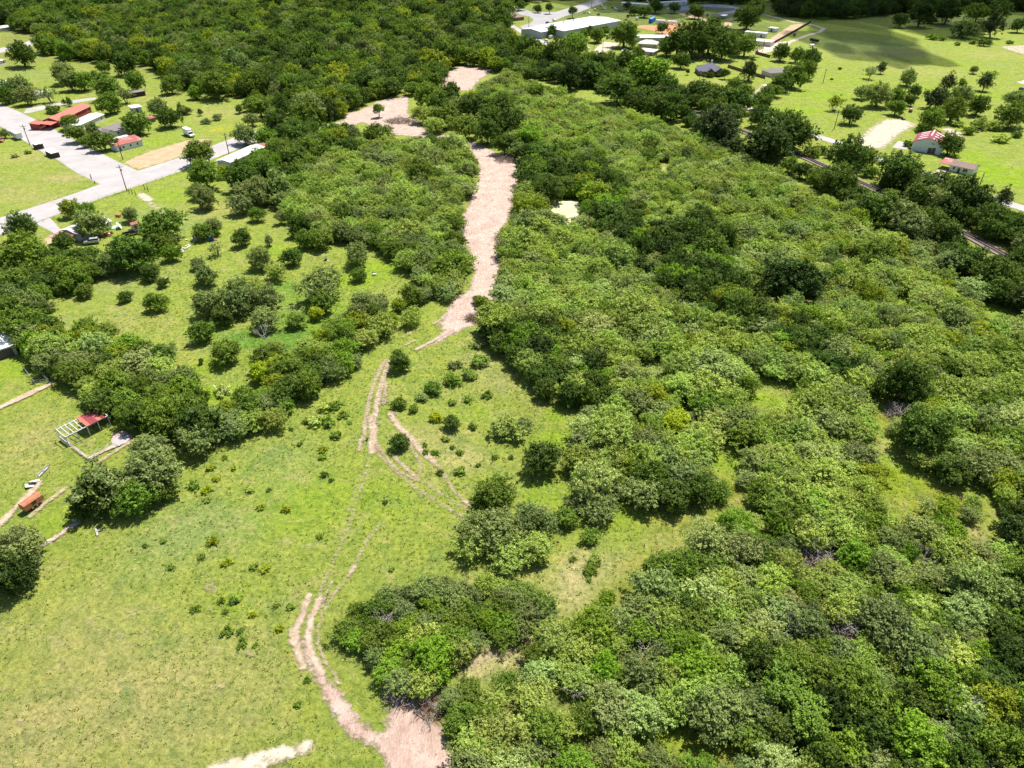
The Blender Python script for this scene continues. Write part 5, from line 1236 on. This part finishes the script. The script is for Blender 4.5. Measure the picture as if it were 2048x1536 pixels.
OPEN = [(1391, 225), (1402, 230), (1480, 262), (1500, 270), (1585, 306), (1615, 318), (1640, 330), (1728, 370), (1745, 378), (1930, 468), (1955, 481), (1985, 496), (1650, 281), (1720, 300), (1765, 313), (2000, 402), (2035, 413), (1490, 205), (1500, 195), (1740, 270), (1850, 290), (1920, 335), (1425, 160), (1120, 425), (925, 155), (740, 235), (790, 225), (1110, 418), (1140, 440), (1530, 805), (1310, 750), (1440, 915), (1460, 935), (1800, 940), (1830, 970), (1860, 990), (1790, 1005), (1900, 1015), (1758, 845), (1975, 620), (1380, 1490), (1340, 1480), (1440, 1505), (1800, 605), (1331, 337), (1000, 1315), (1040, 1295), (965, 1335), (1950, 1085), (1785, 1415), (1692, 516), (1740, 800), (1250, 1100), (1420, 1040), (1490, 1000), (1280, 1060), (1550, 775), (1632, 1100), (1690, 1255), (1572, 1262), (765, 1248), (1795, 828), (1840, 1120), (1150, 1390), (1290, 1300), (1090, 1500)]
def covers(t):
    for x, y in OPEN:
        r_ = t.app * FPX * .95
        if abs(t.px - x) < r_ and abs(t.py - y) < r_ * .85:
            return True
    return False
for zn, sp, (r0, r1), k, tones, lab, poly in ZONES:
    pg = np.array([P(x, y, (r0 + r1) / 2 * DIMS[k][0])[:2] for x, y in poly])
    lo, hi = pg.min(0), pg.max(0)
    area = (hi - lo).prod()
    cand = RNG.uniform(lo, hi, (int(min(area / sp ** 2 * 5, 60000)), 2))
    cand = cand[inside(cand, pg)]
    for g in GAPS_G:
        cand = cand[sdf_poly(cand, g) < -1.0]
    cand = cand[sdf_line(cand, railg, 6.0) < 0]
    cand = cand[sdf_line(cand, laneg, 8.0) < 0]
    for bx, by, br in BLOCK:
        cand = cand[np.hypot(cand[:, 0] - bx, cand[:, 1] - by) > br]
    for x, y in cand:
        if near(x, y, sp * RNG.uniform(.8, 1.45)):
            continue
        t = T()
        t.x, t.y = x, y
        t.R = RNG.uniform(r0, r1) * (1.35 if RNG.random() < .08 else 1)
        t.k = k if RNG.random() < .94 else ('o' if k == 'm' else 'o')
        if k == 'm' and t.k == 'o':
            t.R *= .8
        t.tc = tones[int(RNG.integers(len(tones)))]
        t.zone = (zn, lab)
        jitter(t, .22)
        if covers(t):
            continue
        put(t)
        trees.append(t)

# which are individuals: the largest in view of each kind, all hand-placed ones; the rest is one mass
def in_view(t):
    return -20 < t.px < 2068 and -12 < t.py < 1560
zoned = {}
for t in trees[n_hand:]:
    key = 'm' if t.zone[0] in ('mid', 'east', 'south', 'clump') else 'o'
    zoned.setdefault(key, []).append(t)
hand_o = sum(1 for t in trees[:n_hand] if t.k == 'o')
hand_m = sum(1 for t in trees[:n_hand] if t.k == 'm')
single, mass = list(trees[:n_hand]), {}
for key, lim in (('m', 300 - hand_m), ('o', max(0, 300 - hand_o))):
    L_ = sorted([t for t in zoned.get(key, []) if in_view(t)], key=lambda t: -t.app)
    if key == 'o':
        L_ = [t for t in L_ if t.py > 8]
    ids = set(id(t) for t in L_[:lim])
    single += L_[:lim]
    mass[key] = [t for t in zoned.get(key, []) if id(t) not in ids]
print('TREES hand', n_hand, 'hand_o', hand_o, 'hand_m', hand_m, 'single', len(single), 'mass', {k: len(v) for k, v in mass.items()})

def add_tree(t, label, group, i):
    h = t.R * DIMS[t.k][0]
    r = thing(NAME[t.k], label, CAT[t.k], (t.x, t.y, 0), RNG.uniform(0, 6.28), group)
    cs = CROWN[t.k]
    c = link('crown' if t.k not in 'w' else 'leaves', cs[i % len(cs)], r, (0, 0, h), 0, (t.R * RNG.uniform(.86, 1.16), t.R * RNG.uniform(.86, 1.16), t.R * RNG.uniform(.85, 1.2)))
    c['tint'] = [float(q) for q in t.tint]
    if t.k != 'w':
        tr = TRUNK['m' if t.k in 'mps' else 'o']
        link('trunk', tr[i % 4], r, (0, 0, 0), 0, (t.R, t.R, h))
    return r
# labels of hand-placed trees: by the nearest landmark and rank of distance to it
landmark('the algae covered pond', P(1120, 425)); landmark('the lower dirt turnaround', P(820, 1480)); landmark('the fork of the wheel tracks', P(760, 890)); landmark('the narrow waist of the cleared strip', P(920, 640)); landmark('the top end of the cleared strip', P(930, 160)); landmark('the left bend of the cleared dirt', P(740, 235))
landmark('the lime green glade in the right thicket', P(1800, 960)); landmark('the gravel lot', P(1770, 265)); landmark('the pale straw band', P(1000, 1315)); landmark('the bottom right corner', P(1990, 1500)); landmark('the bend of the lower wheel tracks', P(620, 1280)); landmark('the middle of the big left pasture', P(450, 1120)); landmark('the lush green hollow', P(560, 650)); landmark('the walled-in left meadow', P(260, 640)); landmark('the bare sand at the right edge', P(2040, 100)); landmark('the small olive clearing', P(1280, 1150)); landmark('the dark creek line of the thicket', P(1500, 640)); landmark('the head of the creek line', P(1250, 450)); landmark('the upper dark grove', P(960, 235)); landmark('the cloud-shaded meadow', P(1780, 105))
landmark('the inner corner of the pasture hedge', P(590, 760)); landmark('the dry verge', P(330, 310)); landmark('the hidden glade in the right thicket', P(1530, 805)); landmark('the dark grove below the dirt waist', P(1090, 710))
for s_, x_, y_ in (('the upper railway stretch', 1430, 240), ('the lower railway stretch', 1955, 482), ('the middle railway stretch', 1738, 374), ('the hidden end of the railway', 1260, 175), ('the lower creek line', 1620, 690), ('the big black thicket tree', 1592, 575), ('the yellow tree in the thicket', 1350, 860), ('the dark grove by the yellow tree', 1340, 960),
                   ('the middle of the lower scrub', 1500, 1330), ('the bottom edge of the scrub', 1250, 1500), ('the shady right edge', 2030, 1150), ('the bright trees at the bottom', 1840, 1450), ('the scrub below the olive clearing', 1300, 1270), ('the top left corner', 20, 20), ('the centre of the dark woods', 500, 90), ('the right end of the dark woods', 850, 90), ('the meadow by the woods', 440, 215), ('the clump of grey-green trees', 480, 610),
                   ('the lower hedge corner', 350, 830), ('the left hedge', 120, 720), ('the pasture oak pair', 260, 975), ('the strip of wheel ruts', 750, 780), ('the small pasture shrubs', 920, 760), ('the straw clearing edge', 1180, 1110), ('the lane beside the railway', 1870, 355), ('the meadow copse', 1880, 205), ('the top right corner', 2010, 15), ('the orange earth', 1330, 60), ('the left thicket top', 680, 310), ('the left thicket bottom', 850, 540), ('the middle of the left thicket', 760, 420),
                   ('the sunny middle of the broad thicket', 1600, 480), ('the right side of the broad thicket', 1950, 750), ('the upper part of the broad thicket', 1200, 270)):
    landmark(s_, P(x_, y_))
lm_of = {}
for t in single[:n_hand]:
    d = sorted(((Vector((t.x, t.y, 0)) - p).length, s, p) for s, p in LAND)[0]
    lm_of.setdefault((d[1], SHAPE[t.k]), []).append((d[0], t, d[2]))
_o = 'first second third fourth fifth sixth seventh eighth ninth tenth eleventh twelfth thirteenth fourteenth fifteenth sixteenth seventeenth eighteenth nineteenth twentieth'.split()
ORD = ['nearest'] + [q + '-nearest' for q in _o[1:]] + ['twenty-%s-nearest' % q for q in _o[:9]]
i = 0
for (s, shp), L_ in lm_of.items():
    L_.sort(key=lambda q: q[0])
    for n, (d, t, p) in enumerate(L_):
        short = ' '.join(s.split()[:9])
        add_tree(t, '%s %s, %s one to %s' % (TONE[t.tc], shp, ORD[min(n, 28)], ' '.join(short.split()[:7])), {'w': 'weed clumps on the pasture', 's': 'single shrubs'}.get(t.k), i)
        i += 1
GNAME = {'mid': 'thicket left of the cleared strip', 'east': 'broad thicket up to the railway', 'south': 'lower right scrub thicket', 'clump': 'clump above the brush pile', 'woods': 'dark woods along the top', 'edge': 'edge of the dark woods', 'topright': 'shaded wood at the top right', 'top': 'trees between the far houses', 'creek': 'dark creek line through the thicket', 'belt': 'tree belt along the railway', 'hedge': 'hedge round the left meadow', 'column': 'left tree belt', 'junction': 'trees behind the mobile home'}
ZW = {'mid': 'thicket left of the dirt strip', 'east': 'broad thicket', 'south': 'lower right scrub', 'clump': 'scrub clump', 'woods': 'dark woods', 'edge': 'wood edge', 'topright': 'shaded far wood', 'top': 'far treetops', 'creek': 'dark creek line', 'belt': 'railway tree belt', 'hedge': 'meadow hedge', 'column': 'left tree belt', 'junction': 'copse behind the mobile home'}
for t in single[n_hand:]:
    s = sorted(((Vector((t.x, t.y, 0)) - p).length, s) for s, p in LAND)[0][1]
    sz = 'large' if t.R > 4.0 else 'small' if t.R < 3.0 else 'middling'
    lab = '%s %s %s in the %s near %s' % (sz, TONE[t.tc], 'tree', ZW[t.zone[0]], ' '.join(s.split()[:7]))
    add_tree(t, ' '.join(lab.split()[:16]), 'trees: ' + lab, i)
    i += 1

# the rest of the thicket and of the woods: one mass each, trees set on points
def mass_of(name, label, L_, key):
    if not L_:
        return
    n = len(L_)
    me = bpy.data.meshes.new(name)
    me.from_pydata([(t.x, t.y, t.R * DIMS[t.k][0]) for t in L_], [], [])
    def at(nm, typ, arr, field):
        a = me.attributes.new(nm, typ, 'POINT')
        a.data.foreach_set(field, np.asarray(arr, np.float32 if typ != 'INT' else np.int32).ravel())
    at('tint', 'FLOAT_COLOR', [(*t.tint, 1) for t in L_], 'color')
    at('size', 'FLOAT_VECTOR', [(t.R * RNG.uniform(.86, 1.16), t.R * RNG.uniform(.86, 1.16), t.R * RNG.uniform(.8, 1.4)) for t in L_], 'vector')
    at('turn', 'FLOAT', RNG.uniform(0, 6.28, n), 'value')
    o = tag(link(name, me), label, None, None, 'stuff')
    ng = bpy.data.node_groups.new(name, 'GeometryNodeTree')
    ng.interface.new_socket('Geometry', in_out='INPUT', socket_type='NodeSocketGeometry')
    ng.interface.new_socket('Geometry', in_out='OUTPUT', socket_type='NodeSocketGeometry')
    gi, go = ng.nodes.new('NodeGroupInput'), ng.nodes.new('NodeGroupOutput')
    jn = ng.nodes.new('GeometryNodeGeometryToInstance')
    srcs, seen = [], set()
    for ob in COL.objects:
        if ob.name.split('.')[0] == 'crown' and ob.data in CROWN[key] and ob.data.name not in seen:
            seen.add(ob.data.name)
            srcs.append(ob)
    for ob in srcs[::-1]:
        oi = ng.nodes.new('GeometryNodeObjectInfo')
        oi.transform_space = 'ORIGINAL'
        oi.inputs['Object'].default_value = ob
        oi.inputs['As Instance'].default_value = True
        ng.links.new(oi.outputs['Geometry'], jn.inputs[0])
    def na(nm, typ):
        q = ng.nodes.new('GeometryNodeInputNamedAttribute')
        q.data_type = typ
        q.inputs[0].default_value = nm
        return q.outputs[0]
    ip = ng.nodes.new('GeometryNodeInstanceOnPoints')
    m2p = ng.nodes.new('GeometryNodeMeshToPoints')
    ng.links.new(gi.outputs[0], m2p.inputs[0])
    ng.links.new(m2p.outputs[0], ip.inputs['Points'])
    # sources joined as a list of instances
    jg = ng.nodes.new('GeometryNodeJoinGeometry')
    for n_ in [q for q in ng.nodes if q.bl_idname == 'GeometryNodeObjectInfo']:
        ng.links.new(n_.outputs['Geometry'], jg.inputs[0])
    ng.nodes.remove(jn)
    ng.links.new(jg.outputs[0], ip.inputs['Instance'])
    ip.inputs['Pick Instance'].default_value = True
    ri = ng.nodes.new('FunctionNodeRandomValue')
    ri.data_type = 'INT'
    ri.inputs['Min'].default_value, ri.inputs['Max'].default_value = 0, max(0, len(srcs) - 1)
    ng.links.new(ri.outputs[2], ip.inputs['Instance Index'])
    cx = ng.nodes.new('ShaderNodeCombineXYZ')
    ng.links.new(na('turn', 'FLOAT'), cx.inputs[2])
    er = ng.nodes.new('FunctionNodeEulerToRotation')
    ng.links.new(cx.outputs[0], er.inputs[0])
    ng.links.new(er.outputs[0], ip.inputs['Rotation'])
    ng.links.new(na('size', 'FLOAT_VECTOR'), ip.inputs['Scale'])
    ng.links.new(ip.outputs[0], go.inputs[0])
    md = o.modifiers.new('trees', 'NODES')
    md.node_group = ng
mass_of('thicket', 'dense pale green thicket of feathery scrub reaching to the railway', mass['m'], 'm')
mass_of('woods', 'dense dark green woods running along the top of the view', mass['o'], 'o')

# ------------------------------------------------------------------ bare trees, brush piles
def bare_tree(x, y, h, label, mat=DEADWOOD, name='bare_tree', seed=0, spread=1.0, lean=(0, 0)):
    r = random.Random(seed)
    t = thing(name, label, 'tree', P(x, y))
    mb, br = MB(), MB()
    top = Vector((lean[0] * h, lean[1] * h, h * .5))
    mb.tube((0, 0, 0), top, h * .03, h * .02, 7)
    def grow(p, d, l, w, n):
        if n == 0 or l < .15:
            return
        e = p + d * l
        br.tube(p, e, w, w * .6, 4)
        for _ in range(3):
            q = (d + Vector((r.uniform(-1, 1), r.uniform(-1, 1), r.uniform(-.3, .7))) * .75 * spread).normalized()
            grow(e, q, l * r.uniform(.55, .8), w * .6, n - 1)
    for k in range(6):
        a = k * 1.05 + r.uniform(-.3, .3)
        grow(top * r.uniform(.6, 1), Vector((math.cos(a), math.sin(a), r.uniform(.3, 1.1))).normalized(), h * .25, h * .012, 4)
    mb.build('trunk', mat, t)
    br.build('branches', mat, t)
bare_tree(540, 690, 6, 'pale bare dead tree at the edge of the lush green hollow', seed=1, lean=(-.2, 0))
bare_tree(1737, 160, 9, 'tall grey dead tree in the meadow beside a cedar', seed=2, lean=(.05, 0))
bare_tree(430, 505, 4.5, 'leafless grey tree right of the small blue play frame', seed=3)
bare_tree(1312, 1118, 3.0, 'blackened broken stump with a few bare limbs on the clearing', BRUSH, seed=4)
bare_tree(1890, 1455, 6, 'bleached dead trunk leaning in the dark lower right scrub', seed=5, lean=(.3, .2))
bare_tree(1985, 1530, 5, 'bleached bare branches at the bottom right edge', seed=6)
bare_tree(960, 190, 6, 'grey leafless tree below the top end of the cleared strip', seed=7)
bare_tree(805, 55, 10, 'grey leafless tree standing in the dark woods', seed=8)
def pile(x, y, rx, ry, h, label, mat, n, seed, name='brush_pile'):
    """cut branches thrown in a heap"""
    r = random.Random(seed)
    t = thing(name, label, 'brush pile', P(x, y))
    for part, m, cnt in (('branches', mat, n), ('twigs', DEADWOOD if mat is BRUSH else BRUSH, n // 2)):
        mb = MB()
        for _ in range(cnt):
            a, q = r.uniform(0, 6.28), math.sqrt(r.random())
            p = Vector((math.cos(a) * q * rx, math.sin(a) * q * ry, r.uniform(0, h) * (1 - q * .8)))
            d = Vector((r.uniform(-1, 1), r.uniform(-1, 1), r.uniform(-.1, .55))).normalized()
            l = r.uniform(.6, 2.4)
            mb.tube(p, p + d * l, .05, .02, 4)
            for _k in range(3):
                s = p + d * l * r.uniform(.3, .9)
                mb.tube(s, s + (d + Vector((r.uniform(-1, 1), r.uniform(-1, 1), r.uniform(0, .8)))).normalized() * l * .4, .025, .01, 3)
        mb.build(part, m, t)
pile(808, 1392, 2.6, 1.4, 1.6, 'grey brush pile at the head of the lower dirt turnaround', DEADWOOD, 170, 11)
pile(862, 1410, 2.0, 2.6, 1.2, 'brown brush pile along the thicket edge of the turnaround', BRUSH, 150, 12)
pile(800, 245, 8, 4, 3.2, 'large brown brush pile on the upper cleared dirt', BRUSH, 420, 13)
pile(1012, 322, 5, 3.5, 2.2, 'brown brush pile at the bend of the cleared strip', BRUSH, 260, 14)
pile(1010, 480, 4.0, 5, 2.0, 'reddish brush pile at the right edge of the cleared strip', BRUSH, 240, 15)
pile(955, 638, 3.4, 2.0, 1.5, 'reddish brush pile under the dark grove at the strip end', BRUSH, 200, 16)
pile(1632, 1118, 3.6, 3.0, 2.0, 'tangle of bleached dead branches inside the right thicket', DEADWOOD, 260, 17)
pile(1690, 1262, 2.2, 2.2, 2.6, 'bleached dead branches in the lower right scrub', DEADWOOD, 170, 18)
pile(1085, 697, 2.6, 1.8, 3.4, 'pinkish dead branches in the dark grove', DEADWOOD, 150, 19)
pile(1795, 830, 3.0, 2.4, 2.0, 'grey dead brush below the dark creek trees', DEADWOOD, 170, 20)
pile(765, 1250, 1.8, 1.4, 3.4, 'grey bare branches poking out of the clump', DEADWOOD, 120, 21)
for k_, (x_, y_, h_, l_) in enumerate(((1632, 1112, 5.0, 'tall bleached dead thorn tree inside the right thicket'), (1690, 1268, 5.0, 'bleached dead thorn tree in the lower right scrub'), (1572, 1272, 4.5, 'grey dead thorn tree left of the bleached one in the scrub'), (765, 1258, 4.0, 'grey dead thorn tree in the clump above the brush pile'), (1795, 838, 4.5, 'grey dead thorn tree below the dark creek trees'), (1840, 1130, 4.0, 'small dead thorn tree below the lime green glade'), (1150, 1398, 4.0, 'bare twiggy tree in the scrub right of the turnaround'), (1290, 1312, 4.0, 'bare twiggy tree in the middle of the lower scrub'), (1090, 1508, 4.0, 'bare twiggy tree at the bottom edge of the scrub'))):
    bare_tree(x_, y_, h_, l_, seed=40 + k_, spread=1.3)
pile(675, 422, 4, 2.5, 3.6, 'grey dead branches amid the thicket left of the strip', DEADWOOD, 140, 22)
for x, y, s in ((748, 843, 1.6), (768, 808, 1.2), (785, 832, 1.0)):
    junk('dirt_clod', {1.6: 'largest purple-grey heap of turned earth on the wheel tracks', 1.2: 'upper small grey heap of turned earth on the wheel tracks', 1.0: 'right-hand small grey heap of turned earth by the wheel tracks'}[s], 'earth heap', x, y,
         [('clod', plain('turned_earth', (.22, .17, .16), .95, .3, 3), (random.uniform(-s, s), random.uniform(-s, s), 0), (random.uniform(.2, .6), random.uniform(.2, .6), random.uniform(.06, .22)), (random.uniform(-.3, .3), random.uniform(-.3, .3), random.uniform(0, 3))) for _ in range(16)])

# ------------------------------------------------------------------ grass tufts on the pasture
def tufts():
    n = 46000
    x = RNG.uniform(-120, 120, n * 2)
    y = 30 + RNG.random(n * 2) ** 1.15 * 190
    pts = np.column_stack([x, y])
    ok = np.ones(len(pts), bool)
    for g in (CLEAR, LOWER, MAIN, SIDE):
        ok &= sdf_poly(pts, G(g)) < -.3
    d = pts[:, 1]
    k = SP * 0 + 1
    # inside the view cone plus a margin
    ok &= np.abs(pts[:, 0]) < (d * CP + CAM_H * SP) * .80
    pts = pts[ok][:n]
    n = len(pts)
    patchy = np.sin(pts[:, 0] * .13 + 1) * np.sin(pts[:, 1] * .11) + RNG.normal(size=n) * .5
    pts = pts[patchy > -.35]
    n = len(pts)
    B = 5
    base = np.repeat(pts, B, 0) + RNG.normal(size=(n * B, 2)) * .10
    h = np.repeat(RNG.uniform(.12, .34, n), B) * RNG.uniform(.6, 1.2, n * B)
    a = RNG.uniform(0, 6.28, n * B)
    w = RNG.uniform(.04, .10, n * B)
    lean = RNG.normal(size=(n * B, 2)) * .16
    z = np.full(n * B, .0)
    c, s = np.cos(a) * w, np.sin(a) * w
    v = np.stack([np.column_stack([base[:, 0] - c, base[:, 1] - s, z]), np.column_stack([base[:, 0] + c, base[:, 1] + s, z]),
                  np.column_stack([base[:, 0] + lean[:, 0] + c * .5, base[:, 1] + lean[:, 1] + s * .5, h]), np.column_stack([base[:, 0] + lean[:, 0] - c * .5, base[:, 1] + lean[:, 1] - s * .5, h])], 1).reshape(-1, 3)
    me = mesh_np('grass', v, np.arange(len(v)).reshape(-1, 4), LEAF)
    at = me.attributes.new('lv', 'FLOAT', 'POINT')
    at.data.foreach_set('value', np.repeat(np.repeat(RNG.random(n), B) * .6 + RNG.random(n * B) * .4, 4).astype(np.float32))
    o = tag(link('grass', me), 'tufty green grass all over the open pasture', None, None, 'stuff')
    o['tint'] = [.31, .36, .095]
tufts()

# ------------------------------------------------------------------ the cloud whose shade lies on the far right meadow
def cloud():
    m, nt, b = new_mat('cloud_vapour')
    b.inputs['Base Color'].default_value = (.9, .9, .9, 1)
    b.inputs['Roughness'].default_value = 1
    b.inputs['Alpha'].default_value = .42
    H = 620.0
    off = Vector((SUN_DIR.x, SUN_DIR.y, 0)) * (H / math.tan(SUN_EL))
    spots = [(1700, 60, 70), (1760, 90, 62), (1820, 108, 45), (1660, 35, 90), (1740, 20, 110), (1850, 10, 120), (1960, -5, 120), (1600, 12, 100), (1520, 0, 90), (1450, 4, 80), (1380, -8, 100), (2050, -12, 140), (1640, 80, 45), (1780, 120, 30), (1290, -14, 110), (1200, -14, 90), (1110, -18, 80), (1400, 16, 60), (1320, 8, 60), (1870, 60, 40), (1700, 105, 35)]
    vs, fs = [], []
    r = random.Random(5)
    for x, y, w in spots:
        p = P(x, y) + off
        R = w / pxm(max(y, 6)) * 1.15
        o = len(vs)
        nu, nv = 14, 7
        for i in range(nv + 1):
            for j in range(nu):
                th, ph = math.pi * i / nv, 2 * math.pi * j / nu
                k = R * (1 + .18 * math.sin(3 * ph + x) * math.sin(th) + r.uniform(-.08, .08))
                vs.append((p.x + k * math.sin(th) * math.cos(ph), p.y + k * 2.6 * math.sin(th) * math.sin(ph), H + k * .35 * math.cos(th)))
        for i in range(nv):
            for j in range(nu):
                fs.append((o + i * nu + j, o + i * nu + (j + 1) % nu, o + (i + 1) * nu + (j + 1) % nu, o + (i + 1) * nu + j))
    me = bpy.data.meshes.new('cloud')
    me.from_pydata(vs, [], fs)
    me.materials.append(m)
    tag(link('cloud', me), kind='structure')
cloud()
